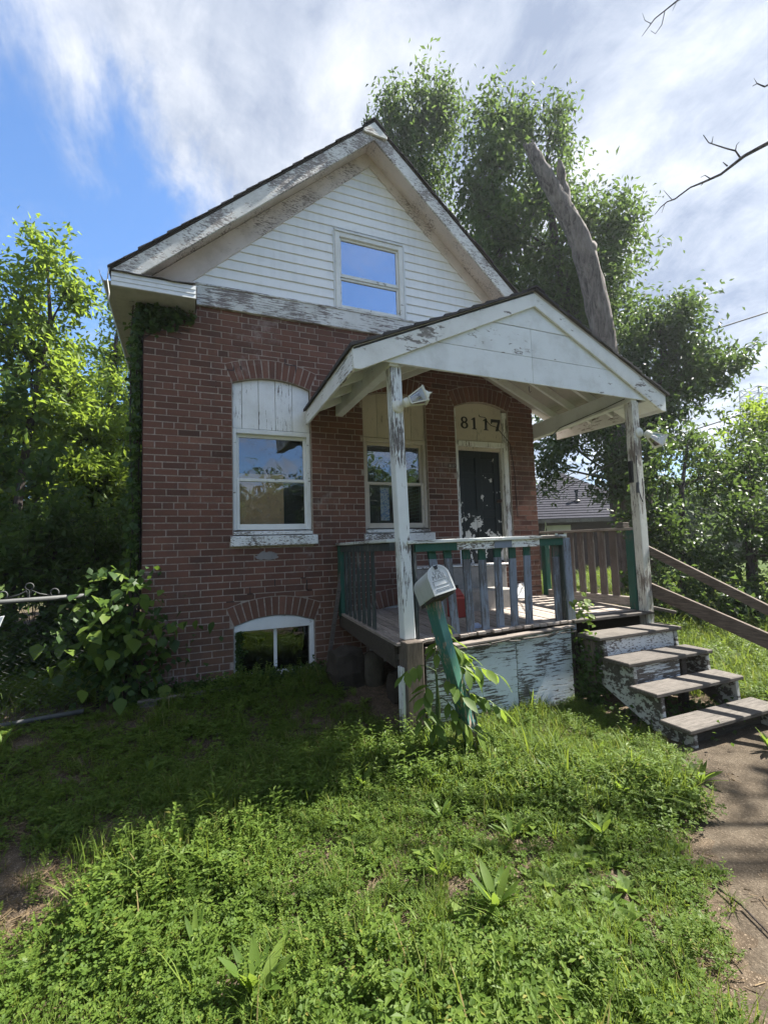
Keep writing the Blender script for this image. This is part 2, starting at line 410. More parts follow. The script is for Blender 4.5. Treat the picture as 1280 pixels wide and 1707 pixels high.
# ------------------------------------------------------------------ mesh helpers
class MB:
    """collects shapes; build() links them as one mesh object"""
    def __init__(self): self.v = []; self.f = []; self.t = []; self.tn = None
    def add(self, vs, fs, t=None):
        b = len(self.v); self.v += [tuple(p) for p in vs]
        t = t if t is not None else (self.tn if self.tn is not None else rnd.random())
        for f in fs: self.f.append([b + i for i in f]); self.t.append(t)
        return self
    def box(self, x0, x1, y0, y1, z0, z1, t=None):
        return self.hexa([(x0, y0, z0), (x1, y0, z0), (x1, y1, z0), (x0, y1, z0), (x0, y0, z1), (x1, y0, z1), (x1, y1, z1), (x0, y1, z1)], t)
    def hexa(self, p, t=None):
        return self.add(p, [(0, 3, 2, 1), (4, 5, 6, 7), (0, 1, 5, 4), (1, 2, 6, 5), (2, 3, 7, 6), (3, 0, 4, 7)], t)
    def obox(self, c, ax, ay, az, t=None):
        c, ax, ay, az = Vector(c), Vector(ax), Vector(ay), Vector(az)
        return self.hexa([c + ax * i + ay * j + az * k for i, j, k in ((-1, -1, -1), (1, -1, -1), (1, 1, -1), (-1, 1, -1), (-1, -1, 1), (1, -1, 1), (1, 1, 1), (-1, 1, 1))], t)
    def bar(self, a, b, w, h, up=(0, 0, 1), t=None):
        """rectangular bar between two points: w across, h along 'up'"""
        a, b = Vector(a), Vector(b); d = (b - a); s = d.cross(Vector(up)).normalized(); u = s.cross(d).normalized()
        return self.obox((a + b) / 2, d / 2, s * w / 2, u * h / 2, t)
    def prism(self, poly, fn, t=None):
        """2-D polygon between two sheets: fn(x, z, side) -> point, side 0 front, 1 back"""
        n = len(poly)
        vs = [fn(x, z, 0) for x, z in poly] + [fn(x, z, 1) for x, z in poly]
        fs = [list(range(n)), list(range(2 * n - 1, n - 1, -1))]
        fs += [(i, i + n, (i + 1) % n + n, (i + 1) % n) for i in range(n)]
        return self.add(vs, fs, t)
    def xz(self, poly, y0, y1, t=None):
        return self.prism(poly, lambda x, z, s: (x, y1 if s else y0, z), t)
    def tube(self, pts, rad, n=6, t=None, cap=True):
        pts = [Vector(p) for p in pts]
        if not hasattr(rad, '__len__'): rad = [rad] * len(pts)
        vs = []; fs = []
        ref = Vector((0.31, 0.2, 0.93)) if abs((pts[-1] - pts[0]).normalized().z) < 0.9 else Vector((1, 0.1, 0))
        for i, p in enumerate(pts):
            d = (pts[min(i + 1, len(pts) - 1)] - pts[max(i - 1, 0)]).normalized()
            s = d.cross(ref).normalized(); u = s.cross(d)
            for k in range(n):
                a = 2 * math.pi * k / n
                vs.append(p + (s * math.cos(a) + u * math.sin(a)) * rad[i])
        for i in range(len(pts) - 1):
            for k in range(n):
                fs.append((i * n + k, i * n + (k + 1) % n, (i + 1) * n + (k + 1) % n, (i + 1) * n + k))
        if cap: fs += [tuple(range(n - 1, -1, -1)), tuple(range((len(pts) - 1) * n, len(pts) * n))]
        return self.add(vs, fs, t)
    def lathe(self, c, axis, prof, n=16, t=None):
        """profile of (distance along axis, radius)"""
        c, axis = Vector(c), Vector(axis).normalized()
        return self.tube([c + axis * d for d, r in prof], [max(r, 0.0005) for d, r in prof], n, t)
    def build(self, name, mat, parent=None, bevel=0.0, smooth=False, jit=0.0):
        off = Vector((0, 0, 0)); p = parent
        while p is not None: off += p.location; p = p.parent
        vs = [(x - off.x, y - off.y, z - off.z) for x, y, z in self.v]
        if jit: vs = [tuple(c + rnd.uniform(-jit, jit) for c in v) for v in vs]
        me = bpy.data.meshes.new(name)
        me.from_pydata(vs, [], self.f)
        a = me.attributes.new('tone', 'FLOAT', 'FACE'); a.data.foreach_set('value', self.t)
        if mat: me.materials.append(mat)
        if smooth: me.polygons.foreach_set('use_smooth', [True] * len(self.f))
        me.update()
        o = bpy.data.objects.new(name, me); COL.objects.link(o)
        if parent: o.parent = parent
        if bevel:
            b = o.modifiers.new('soft_edges', 'BEVEL'); b.width = bevel; b.segments = 1; b.limit_method = 'ANGLE'; b.angle_limit = R(40)
        return o

def tris_mesh(name, verts, tris, tones, mat, parent=None):
    """many small triangles as one mesh, written with numpy"""
    off = Vector((0, 0, 0)); p = parent
    while p is not None: off += p.location; p = p.parent
    me = bpy.data.meshes.new(name)
    v = (verts - np.array(off)).astype(np.float32)
    me.vertices.add(len(v)); me.vertices.foreach_set('co', v.ravel())
    me.loops.add(tris.size); me.loops.foreach_set('vertex_index', tris.astype(np.int32).ravel())
    me.polygons.add(len(tris)); me.polygons.foreach_set('loop_start', np.arange(0, tris.size, 3, dtype=np.int32))
    a = me.attributes.new('tone', 'FLOAT', 'FACE'); a.data.foreach_set('value', tones.astype(np.float32))
    if mat: me.materials.append(mat)
    me.update(calc_edges=True); me.validate()
    o = bpy.data.objects.new(name, me); COL.objects.link(o)
    if parent: o.parent = parent
    return o

def thing(name, label, cat, loc=(0, 0, 0), group=None):
    o = bpy.data.objects.new(name, None); COL.objects.link(o); o.location = loc; o.empty_display_size = 0.1
    o['label'] = label; o['category'] = cat
    if group: o['group'] = group
    return o
def tag(o, label, cat, group=None):
    o['label'] = label; o['category'] = cat
    if group: o['group'] = group
    return o
def part_empty(name, parent):
    o = bpy.data.objects.new(name, None); COL.objects.link(o); o.parent = parent; o.empty_display_size = 0.1
    return o

# ------------------------------------------------------------------ the ground
def gz(x, y):
    t = min(max((-y - 0.1) / 1.5, 0), 1); z = -0.20 * t * t * (3 - 2 * t)
    t = min(max((-y - 1.6) / 1.1, 0), 1); z -= 0.075 * t
    if y < -4: z -= 0.01 * min(-y - 4, 6)
    return z + 0.012 * math.sin(x * 2.1 + y * 1.3) * math.sin(x * 0.9 - y * 2.3)
def make_ground():
    xs = sorted(set([-60, -45, -30] + [x for x in range(-20, 30)] + [i * 0.2 - 6 for i in range(80)] + [40, 60]))
    ys = sorted(set([-60, -40, -20] + [y for y in range(-14, 24)] + [i * 0.2 - 7 for i in range(60)] + [30, 40, 60]))
    vs = [(x, y, gz(x, y)) for y in ys for x in xs]; n = len(xs)
    fs = [(j * n + i, j * n + i + 1, (j + 1) * n + i + 1, (j + 1) * n + i) for j in range(len(ys) - 1) for i in range(n - 1)]
    o = MB().add(vs, fs, 0.5).build('ground', M['ground'], smooth=True); o['kind'] = 'structure'
make_ground()
PATH_L = [(3.95, -2.30), (3.80, -2.52), (3.37, -2.97), (2.88, -3.33), (2.49, -3.70), (2.27, -3.87), (2.06, -4.04), (1.70, -4.40), (1.2, -5.2), (0.9, -6.5)]
PATH_R = [(5.25, -2.30), (5.15, -2.72), (4.62, -3.35), (4.05, -3.95), (3.62, -4.45), (3.35, -4.7), (3.15, -4.95), (2.85, -5.3), (2.4, -6.0), (2.2, -6.9)]
def make_path():
    vs = []; fs = []; n = 13; rows = 60
    for r in range(rows):
        u = r / (rows - 1) * (len(PATH_L) - 1); i = min(int(u), len(PATH_L) - 2); f = u - i
        a = Vector(PATH_L[i]).lerp(Vector(PATH_L[i + 1]), f); b = Vector(PATH_R[i]).lerp(Vector(PATH_R[i + 1]), f)
        w1 = 0.05 * math.sin(r * 1.3) + 0.04 * math.sin(r * 2.9 + 1); w2 = 0.06 * math.sin(r * 1.1 + 2)
        for k in range(n):
            q = a.lerp(b, k / (n - 1)) + (b - a).normalized() * (w1 * (1 - k / (n - 1)) + w2 * k / (n - 1))
            e = min(k, n - 1 - k)
            vs.append((q.x, q.y, gz(q.x, q.y) + (0.006 if e else -0.02) + 0.006 * math.sin(q.x * 7) * math.sin(q.y * 9)))
    for r in range(rows - 1):
        for k in range(n - 1): fs.append((r * n + k, r * n + k + 1, (r + 1) * n + k + 1, (r + 1) * n + k))
    o = MB().add(vs, [f[::-1] for f in fs], 0.5).build('dirt_path', M['path'], smooth=True); o['kind'] = 'structure'
make_path()

# ------------------------------------------------------------------ the brick house
BW, CH, Z0, W = 0.2135, 0.0687, 2.06, 4.91
house = thing('brick_house', 'small weathered red brick house with white gable siding and peeling trim', 'house', (2.45, 0, 0))

class Opening:
    """arched opening: sides, bottom, spring line, crown rise, ring thickness"""
    def __init__(s, x0, x1, z0, zs, rise, ring):
        s.x0, s.x1, s.z0, s.zs, s.rise, s.ring = x0, x1, z0, zs, rise, ring
        h = (x1 - x0) / 2; s.cx = (x0 + x1) / 2
        s.r = (h * h + rise * rise) / (2 * rise); s.cz = zs + rise - s.r
        s.half = math.asin(h / s.r)
    def inner(s, x):
        d = min(abs(x - s.cx), (s.x1 - s.x0) / 2); return s.cz + math.sqrt(max(s.r ** 2 - d * d, 0))
    def outer(s, x):
        d = abs(x - s.cx); ro = s.r + s.ring
        return s.cz + math.sqrt(max(ro ** 2 - d * d, 0))
    def xo(s): return (s.r + s.ring) * math.sin(s.half)      # half width at the ring's outer corner
    def zo(s): return s.cz + (s.r + s.ring) * math.cos(s.half)
    def halfwidth(s, z):
        """half width of opening + ring at height z below the outer arc"""
        h = (s.x1 - s.x0) / 2
        if z <= s.zs: return h
        f = (z - s.zs) / max(s.zo() - s.zs, 1e-6)
        return h + (s.xo() - h) * min(f, 1)
OPS = {
    'w1': Opening(0.854, 1.708, 1.40, 3.165, 0.085, 0.205),
    'w2': Opening(2.349, 3.203, 1.40, 3.165, 0.085, 0.205),
    'door': Opening(3.630, 4.484, 1.075, 3.155, 0.095, 0.205),
    'b1': Opening(0.854, 1.708, -0.05, 0.565, 0.085, 0.195),
    'b2': Opening(2.349, 3.203, -0.05, 0.565, 0.085, 0.195),
}
wall = part_empty('wall', house)

def bricks_front():
    """one prism per brick, clipped to the openings and arch rings"""
    out = []
    top = 3.965
    for v in range(-32, 28):
        z0 = Z0 + v * CH + 0.0053; z1 = Z0 + (v + 1) * CH - 0.0053
        if z0 > top - 0.02: continue
        z1 = min(z1, top)
        zm = (z0 + z1) / 2
        if v % 6 == 2:
            edges = [0.0]; x = 0.83
            while x < 23: edges.append(x); x += rnd.choice((0.5, 0.5, 1.0, 1.0, 0.5))
            edges.append(23.0)
        elif v % 2: edges = [0.0] + [k + 0.5 for k in range(23)] + [23.0]
        else: edges = [float(k) for k in range(24)]
        wob = 0.0025
        for a, b in zip(edges, edges[1:]):
            segs = [(a * BW + (0.0053 if a else 0.0), b * BW - (0.0053 if b < 23 else 0.0))]
            arcs = []
            for o in OPS.values():
                if z1 < o.z0 + 0.02 : continue
                crown = o.cz + o.r + o.ring
                if z0 > crown: continue
                hw = o.halfwidth(zm) + 0.008
                if zm <= o.zo() + 0.01:
                    ns = []
                    for s0, s1 in segs:
                        if s1 <= o.cx - hw or s0 >= o.cx + hw: ns.append((s0, s1)); continue
                        if s0 < o.cx - hw: ns.append((s0, o.cx - hw))
                        if s1 > o.cx + hw: ns.append((o.cx + hw, s1))
                    segs = ns
                else: arcs.append(o)
            for s0, s1 in segs:
                if s1 - s0 < 0.025: continue
                poly = [(s0, z0), (s1, z0), (s1, z1), (s0, z1)]
                hit = [o for o in arcs if s1 > o.cx - o.xo() and s0 < o.cx + o.xo()]
                if hit:
                    o = hit[0]; xs = [s0 + (s1 - s0) * i / 6 for i in range(7)]
                    low = [(x, max(z0, o.outer(x) + 0.01) if abs(x - o.cx) < o.xo() else z0) for x in xs]
                    low = [(x, z) for x, z in low if z < z1 - 0.012]
                    if len(low) < 2: continue
                    poly = low + [(low[-1][0], z1), (low[0][0], z1)]
                poly = [(x + rnd.uniform(-0.0012, 0.0012), z + rnd.uniform(-0.0012, 0.0012)) for x, z in poly]
                out.append((poly, rnd.uniform(-wob, wob), (s0 + s1) / 2, zm))
    return out

def front_wall():
    bl = bricks_front()
    def score(b):
        d = (Vector((b[2], 0, b[3])) - CAM).length
        return d + (2.0 if b[2] > 1.95 and b[3] < 3.4 else 0)
    bl.sort(key=score)
    def shape(m, b, t):
        y = b[1]
        m.xz(b[0], y, 0.06, t)
    for b in bl[:300]:
        m = MB(); shape(m, b, min(max(rnd.gauss(0.48, 0.17), 0), 1)); m.build('brick', M['brick'], wall)
    m = MB()
    for b in bl[300:]: shape(m, b, min(max(rnd.gauss(0.48, 0.17), 0), 1))
    o = m.build('bricks', M['brick'], wall); o['kind'] = 'stuff'
    # arch rings
    for k, o in OPS.items():
        n = 13
        for i in range(n):
            a0 = -o.half + 2 * o.half * i / n; a1 = -o.half + 2 * o.half * (i + 1) / n
            e = 0.006 / o.r; y = rnd.uniform(-0.003, 0.003)
            ri, ro = o.r + 0.003, o.r + o.ring
            P = lambda r, a: (o.cx + r * math.sin(a), o.cz + r * math.cos(a))
            m = MB(); m.xz([P(ri, a0 + e), P(ri, a1 - e), P(ro, a1 - e), P(ro, a0 + e)], y, 0.07, min(max(rnd.gauss(0.5, 0.16), 0), 1))
            m.build('arch_brick', M['brick'], wall)
    # mortar backing: the wall's mass, cut round the openings
    m = MB(); m.tn = 0.5
    yb0, yb1 = 0.0045, 0.28
    cuts = sorted(OPS.values(), key=lambda o: o.x0)
    cols = [(-0.0, 0.854), (1.708, 2.349), (3.203, 3.63), (4.484, W)]
    for a, b in cols: m.box(a + 0.004 if a == 0 else a, b - 0.004 if b == W else b, yb0, yb1, -0.4, 3.96)
    def infill(o, z0, z1):
        """strip over an opening from its arc up to z1"""
        n = 14; xs = [o.x0 + (o.x1 - o.x0) * i / n for i in range(n + 1)]
        for xa, xb in zip(xs, xs[1:]): m.xz([(xa, o.inner(xa)), (xb, o.inner(xb)), (xb, z1), (xa, z1)], yb0, yb1)
    infill(OPS['w1'], 0, 3.96); infill(OPS['w2'], 0, 3.96); infill(OPS['door'], 0, 3.96)
    infill(OPS['b1'], 0, 1.40); infill(OPS['b2'], 0, 1.40)
    m.box(0.854, 1.708, yb0, yb1, -0.4, -0.05); m.box(2.349, 3.203, yb0, yb1, -0.4, -0.05)
    m.box(3.63, 4.484, yb0, yb1, -0.4, 1.07)
    m.build('mortar', M['mortar'], wall)
    m = MB()
    m.box(0.0, 0.28, 0.282, 4.9, -0.4, 3.97); m.box(W - 0.28, W, 0.282, 4.9, -0.4, 3.97); m.box(0.282, W - 0.282, 4.65, 4.898, -0.4, 3.97)
    m.build('side_walls', M['side_brick'], wall)
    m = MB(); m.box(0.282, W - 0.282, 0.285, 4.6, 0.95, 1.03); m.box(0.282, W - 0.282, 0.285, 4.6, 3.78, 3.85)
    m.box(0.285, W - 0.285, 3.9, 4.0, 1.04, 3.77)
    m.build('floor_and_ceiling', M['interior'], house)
    # cracks stepping through the joints, and a smear of old mortar under the left window
    m = MB()
    V = lambda v: Z0 + v * CH
    for x0, x1, z0, z1 in ((.80, .87, V(18), V(18)), (.872, .872, V(18), V(19)), (.872, .93, V(19), V(19)), (.935, .975, V(19) - .05, V(19) - .008), (1.43, 1.43, V(20), V(21)), (1.44, 1.55, V(20), V(20)), (1.55, 1.55, V(18.6), V(20)),
                           (1.02, 1.02, V(-17), V(-16)), (.99, 1.05, V(-17), V(-17)), (1.28, 1.28, V(-16), V(-15)), (1.56, 1.62, V(-15), V(-15)), (1.63, 1.63, V(-17), V(-15.3)), (1.63, 1.69, V(-17), V(-17)), (.78, .86, V(-18), V(-18)), (.69, .69, V(15), V(16))):
        t = .005
        m.box(x0 - (t if x0 == x1 else 0), x1 + (t if x0 == x1 else 0), -.0012, .02, min(z0, z1) - (t if z0 == z1 else 0), max(z0, z1) + (t if z0 == z1 else 0))
    m.build('crack', M['black'], wall)
    r = random.Random(3); pts = []
    for k in range(26):
        a = 2 * math.pi * k / 26; pts.append((1.205 + .13 * math.cos(a) * r.uniform(.65, 1.1), 1.285 + .055 * math.sin(a) * r.uniform(.6, 1.15)))
    MB().xz(pts, -.005, .004).build('mortar_patch', M['patch'], wall)

M['patch'] = plain('mortar_smear', (0.27, 0.255, 0.25), 0.95, 0, .6, .1)
front_wall()

# roof ---------------------------------------------------------------
AX, AZ, SL = 2.48, 6.44, 0.885
def zr(x): return AZ - SL * abs(x - AX)
XL, XR, YF = -0.25, 5.21, -0.30
YB = 5.1  # unseen depth kept short so sun reaches the trees behind
roof = part_empty('roof', house)
def roof_build():
    m = MB(); m.tn = 0.3
    for xe in (XL, XR):
        m.hexa([(xe, YF - 0.02, zr(xe)), (AX, YF - 0.02, AZ), (AX, YB, AZ), (xe, YB, zr(xe)),
                (xe, YF - 0.02, zr(xe) + 0.022), (AX, YF - 0.02, AZ + 0.022), (AX, YB, AZ + 0.022), (xe, YB, zr(xe) + 0.022)] if xe < AX else
               [(AX, YF - 0.02, AZ), (xe, YF - 0.02, zr(xe)), (xe, YB, zr(xe)), (AX, YB, AZ),
                (AX, YF - 0.02, AZ + 0.022), (xe, YF - 0.02, zr(xe) + 0.022), (xe, YB, zr(xe) + 0.022), (AX, YB, AZ + 0.022)])
    m.build('roof_deck', M['darkwood'], roof)
    for sgn, xe in ((-1, XL - 0.03), (1, XR + 0.03)):
        n = 22
        for i in range(n):
            xa = AX + (xe - AX) * (i + 1) / n; xb = AX + (xe - AX) * i / n
            y0 = YF - 0.045 + rnd.uniform(-0.012, 0.012)
            za, zb = zr(xa), zr(xb)
            t0, t1 = 0.040 + rnd.uniform(-.004, .006), 0.028
            x2 = xb + (xb - xa) * 0.12
            p = [(xa, za + 0.023), (x2 if i else xb, (zr(x2) if i else zb) + 0.023), (x2 if i else xb, (zr(x2) if i else zb) + t1), (xa, za + t0)]
            MB().prism(p, lambda x, z, s: (x, YB if s else y0, z)).build('shingle_course', M['shingle'], roof)
    # ridge cap
    MB().xz([(AX - 0.14, zr(AX - 0.14) + 0.052), (AX, AZ + 0.052), (AX + 0.14, zr(AX + 0.14) + 0.052), (AX + 0.14, zr(AX + 0.14) + 0.064), (AX, AZ + 0.066), (AX - 0.14, zr(AX - 0.14) + 0.064)], YF - 0.05, YB).build('ridge_cap', M['shingle'], roof)
roof_build()
def trim_build():
    F0, F1 = YF - 0.018, YF + 0.012
    rake = part_empty('rake_trim', house)
    fb = 0.205
    MB().xz([(XL, zr(XL) - 0.004), (XL + 0.02, 4.012), (XL + 0.235, 4.012), (AX, AZ - fb), (AX, AZ - 0.004)], F0, F1).build('rake_fascia', M['rake'], rake, 0.004)
    MB().xz([(AX + 0.002, AZ - 0.004), (AX + 0.002, AZ - fb), (XR - 0.235, 4.012), (XR - 0.02, 4.012), (XR, zr(XR) - 0.004)], F0 + 0.002, F1, 0.4).build('rake_fascia', M['rake'], rake, 0.004)
    # peak board
    MB().xz([(AX - 0.145, zr(AX - 0.145)), (AX - 0.135, zr(AX - 0.145) - 0.03), (AX + 0.155, zr(AX + 0.16) - 0.03), (AX + 0.16, zr(AX + 0.16)), (AX, AZ)], F0 - 0.028, F0 - 0.003).build('peak_board', M['frieze'], rake, 0.003)
    # sloping soffits and the rake frieze boards on the wall
    so = 0.135
    for xe, xi in ((XL, 0.35), (XR, 4.55)):
        sg = 1 if xe < AX else -1
        m = MB()
        xs = [xe + (AX - xe) * i / 4 for i in range(5)]
        m.hexa([(xe, F1, zr(xe) - 0.10), (AX, F1, AZ - so - 0.02), (AX, 0.0, AZ - so), (xe, 0.0, zr(xe) - so + 0.02),
                (xe, F1, zr(xe) - 0.005), (AX, F1, AZ - 0.005), (AX, 0.0, AZ - 0.005), (xe, 0.0, zr(xe) - 0.005)])
        m.build('rake_soffit', M['soffit'], rake)
    ax2, az2 = 2.52, 6.139
    zl = lambda x: az2 - 0.925 * (ax2 - x); zrr = lambda x: az2 - 0.905 * (x - ax2)
    MB().xz([(0.0, zr(0.0) - so + .005), (0.0, 4.068), (0.482, 4.068), (0.482, 4.198), (0.452, 4.198), (ax2, az2), (ax2, AZ - so - 0.02), (AX, AZ - so)], -0.035, 0.0).build('rake_frieze', M['soffit'], rake, 0.003)
    MB().xz([(ax2 + 0.002, AZ - so - 0.02), (ax2 + 0.002, az2), (4.66, 4.192), (4.70, 4.192), (4.72, zr(4.72) - so)], -0.034, 0.0).build('rake_frieze', M['soffit'], rake, 0.003)
    # horizontal frieze board
    MB().box(0.487, W - 0.46, -0.04, 0.004, 3.955, 4.19).build('frieze_board', M['frieze'], house, 0.004)
    MB().box(0.487, W - 0.46, -0.05, 0.0, 4.178, 4.196).build('frieze_cap', M['frieze'], house)
    # boxed eave returns
    for x0, x1 in ((XL, 0.482), (W - 0.44, XR)):
        er = MB().box(x0, x1, YF, 0.0, 3.868, 4.005).build('eave_return', M['gutter'], house)
        m = MB()
        for z in (3.872, 3.917, 3.962): m.hexa([(x0 - 0.003, YF - 0.012, z), (x1 + 0.003, YF - 0.012, z), (x1 + 0.003, YF + 0.0, z), (x0 - 0.003, YF + 0.0, z),
                                               (x0 - 0.003, YF - 0.006, z + 0.044), (x1 + 0.003, YF - 0.006, z + 0.044), (x1 + 0.003, YF, z + 0.044), (x0 - 0.003, YF, z + 0.044)], 0.4)
        m.build('return_siding', M['aluminium'], er)
        m = MB(); n = 7
        for i in range(n):
            a, b = x0 + (x1 - x0) * i / n, x0 + (x1 - x0) * (i + 1) / n
            w = lambda i: 0.012 * math.sin(i * 2.1) * (i / n)
            m.hexa([(a, YF - 0.03, 4.008 + w(i)), (b, YF - 0.03, 4.008 + w(i + 1)), (b, 0, 4.06), (a, 0, 4.06), (a, YF - 0.03, 4.014 + w(i)), (b, YF - 0.03, 4.014 + w(i + 1)), (b, 0, 4.066), (a, 0, 4.066)], 0.5)
        m.build('return_flashing', M['shingle'], er)
        MB().box(x1 + 0.001 if x0 < 1 else x0 - 0.012, x1 + 0.012 if x0 < 1 else x0 - 0.001, YF + 0.01, -0.001, 3.875, 4.0).build('return_end', M['darkwood'], er)
    # side eaves, gutters
    for xa, xb in ((XL, 0.0), (W, XR)):
        MB().box(xa, xb, 0.002, YB - 0.1, 3.868, 3.885).build('eave_soffit', M['gutter'], house)
        MB().box(xa if xa < 0 else xb - 0.02, xa + 0.02 if xa < 0 else xb, 0.002, YB - 0.1, 3.886, 4.0).build('eave_fascia', M['gutter'], house)
    for xs in (XL, XR):
        s = -1 if xs < 0 else 1
        prof = [(xs, 3.92), (xs + s * 0.07, 3.915), (xs + s * 0.095, 3.96), (xs + s * 0.11, 4.015), (xs + s * 0.103, 4.015), (xs + s * 0.09, 3.965), (xs + s * 0.066, 3.921), (xs, 3.926)]
        MB().xz(prof if s < 0 else prof[::-1], YF + 0.02, YB - 0.1, 0.3).build('gutter', M['gutter'], house)
    MB().tube([(XL - 0.02, YF - 0.02, 4.03), (XL - 0.03, YF - 0.03, 3.9), (XL - 0.015, YF - 0.02, 3.78), (XL - 0.02, YF - 0.01, 3.72)], 0.006, 5).build('loose_cable', M['cable_pale'], house)
    # gable wall behind the boards
    MB().xz([(0.10, 3.97), (W - 0.10, 3.97), (W - 0.10, zr(W - 0.1) - 0.01), (AX, AZ - 0.01), (0.10, zr(0.1) - 0.01)], 0.022, 0.12, 0.5).build('gable_wall', M['siding'], house)
    sid = part_empty('siding', house)
    ex = 0.1145; z = 4.198; k = 0
    gx0, gx1, gt = 2.035, 2.945, 5.165
    while z < az2 - 0.02:
        z1 = min(z + ex, az2 + 0.0)
        def span(zz): return ax2 - (az2 - zz) / 0.925 + 0.004, ax2 + (az2 - zz) / 0.905 - 0.004
        a0, b0 = span(z); a1, b1 = span(z1)
        parts = [(a0, b0, a1, b1)]
        if z < gt - 0.02: parts = [(a0, gx0, a1, gx0), (gx1, b0, gx1, b1)]
        for p0, q0, p1, q1 in parts:
            zt = z1 if z >= gt - 0.02 or z1 <= gt else gt
            wv = rnd.uniform(-0.0015, 0.0015)
            MB().hexa([(p0, -0.022 + wv, z), (q0, -0.022 + wv, z), (q0, 0.021, z), (p0, 0.021, z), (p1, -0.006, z1), (q1, -0.006, z1), (q1, 0.021, z1), (p1, 0.021, z1)]).build('siding_board', M['siding'], sid, 0.002)
        z += ex
trim_build()

# windows ---------------------------------------------------------------
def pane(parent, x0, x1, z0, z1, y, mat, wavy=0):
    return MB().box(x0, x1, y, y + 0.004, z0, z1).build('pane', mat, parent)
def sash(parent, x0, x1, z0, z1, y, w, wb, mat, glass, d=0.035):
    m = MB(); m.box(x0, x0 + w, y, y + d, z0, z1); m.box(x1 - w, x1, y, y + d, z0, z1)
    m.box(x0 + w, x1 - w, y + 0.001, y + d, z0, z0 + wb); m.box(x0 + w, x1 - w, y + 0.001, y + d, z1 - w, z1)
    m.build('sash', mat, parent, 0.004)
    pane(parent, x0 + w, x1 - w, z0 + wb, z1 - w, y + 0.018, glass)
def arch_board(m, o, xa, xb, z0, y0, y1, drop=0.004):
    xs = [xa + (xb - xa) * i / 4 for i in range(5)]
    m.xz([(xa, z0), (xb, z0)] + [(x, o.inner(x) - drop) for x in reversed(xs)], y0, y1)
def big_window(o, cuts, mat, bmat, zsill):
    x0, x1 = o.x0 + 0.004, o.x1 - 0.004
    zb, zt = 1.565, 2.672
    m = MB(); m.box(x0, x0 + 0.036, 0.035, 0.13, zb, zt); m.box(x1 - 0.036, x1, 0.035, 0.13, zb, zt)
    m.box(x0 + 0.036, x1 - 0.036, 0.036, 0.13, zt - 0.05, zt)
    win = m.build('window', mat, house, 0.004)
    ed = [x0] + cuts + [x1]
    for a, b in zip(ed, ed[1:]):
        mm = MB(); arch_board(mm, o, a + 0.0025, b - 0.0025, zt + 0.006, 0.045 + rnd.uniform(-0.002, 0.002), 0.075); mm.build('transom_board', bmat, win, 0.002)
    mm = MB(); arch_board(mm, o, x0, x1, zt + 0.006, 0.0755, 0.085, 0.003); mm.build('transom_back', M['darkwood'], win)
    zm = 2.115
    sash(win, x0 + 0.036, x1 - 0.036, zm - 0.02, zt - 0.05, 0.085, 0.034, 0.036, mat, M['glass'])
    sash(win, x0 + 0.036, x1 - 0.036, zb + 0.004, zm + 0.016, 0.048, 0.034, 0.062, mat, M['glass'])
    MB().hexa([(o.x0 - 0.03, -0.055, 1.392), (o.x1 + 0.045, -0.055, 1.398), (o.x1 + 0.045, 0.1, 1.398), (o.x0 - 0.03, 0.1, 1.392),
               (o.x0 - 0.03, -0.055, 1.498), (o.x1 + 0.045, -0.055, 1.502), (o.x1 + 0.045, 0.1, 1.512), (o.x0 - 0.03, 0.1, 1.512)]).build('sill', M['peel_x'], win, 0.006)
    MB().hexa([(x0 - 0.0, -0.012, 1.514), (x1, -0.012, 1.514), (x1, 0.12, 1.514), (x0, 0.12, 1.514), (x0, -0.012, 1.548), (x1, -0.012, 1.548), (x1, 0.12, 1.563), (x0, 0.12, 1.563)]).build('sub_sill', M['peel_x'], win, 0.004)
    return win
w1 = big_window(OPS['w1'], [0.957, 1.135, 1.319, 1.508], M['trim'], M['board'], 1.4)
w2 = big_window(OPS['w2'], [2.549, 2.73, 2.875, 3.008], M['beige'], M['beige'], 1.4)
tag(MB().box(0.83, 1.42, 0.165, 0.177, 1.10, 2.20).build('plywood_sheet', M['plywood']), 'plywood sheet standing behind the left window glass', 'plywood')
MB().box(0.86, 1.70, 0.75, 0.77, 1.1, 2.7).build('back_sheet', M['interior'], w1)  # flat dark sheet standing inside, behind the glass
nt_ = MB().box(2.584, 2.700, 0.098, 0.0995, 1.665, 2.07).build('paper_notice', M['paper'])
tag(nt_, 'white paper notice with a blue print inside the porch window', 'notice')
MB().box(2.36, 3.2, 0.9, 0.92, 1.1, 2.9).build('back_sheet', M['interior'], w2)
# attic window
def attic():
    x0, x1, z0, z1 = 2.04, 2.94, 4.197, 5.16
    m = MB(); w = 0.058
    m.box(x0, x0 + w, -0.045, 0.03, z0, z1); m.box(x1 - w, x1, -0.045, 0.03, z0, z1)
    m.box(x0 + w, x1 - w, -0.044, 0.03, z1 - w, z1); m.box(x0 + w, x1 - w, -0.05, 0.03, z0, z0 + 0.035)
    win = m.build('window', M['trim'], house, 0.004)
    MB().box(x0 - 0.02, x0 - 0.001, -0.03, 0.02, z0, z1 + 0.01).build('trim_strip', M['aluminium'], win)
    MB().box(x1 + 0.001, x1 + 0.022, -0.05, 0.02, z0, z1 + 0.0).build('trim_strip', M['aluminium'], win)
    MB().box(x0, x1, -0.06, 0.0, z1 + 0.001, z1 + 0.02).build('trim_strip', M['aluminium'], win)
    zm = 4.625
    sash(win, x0 + w, x1 - w, zm - 0.02, z1 - w, -0.018, 0.026, 0.042, M['trim'], M['glass_sky'], 0.02)
    sash(win, x0 + w, x1 - w, z0 + 0.036, zm - 0.021, -0.004, 0.026, 0.03, M['trim'], M['glass_sky'], 0.02)
attic()
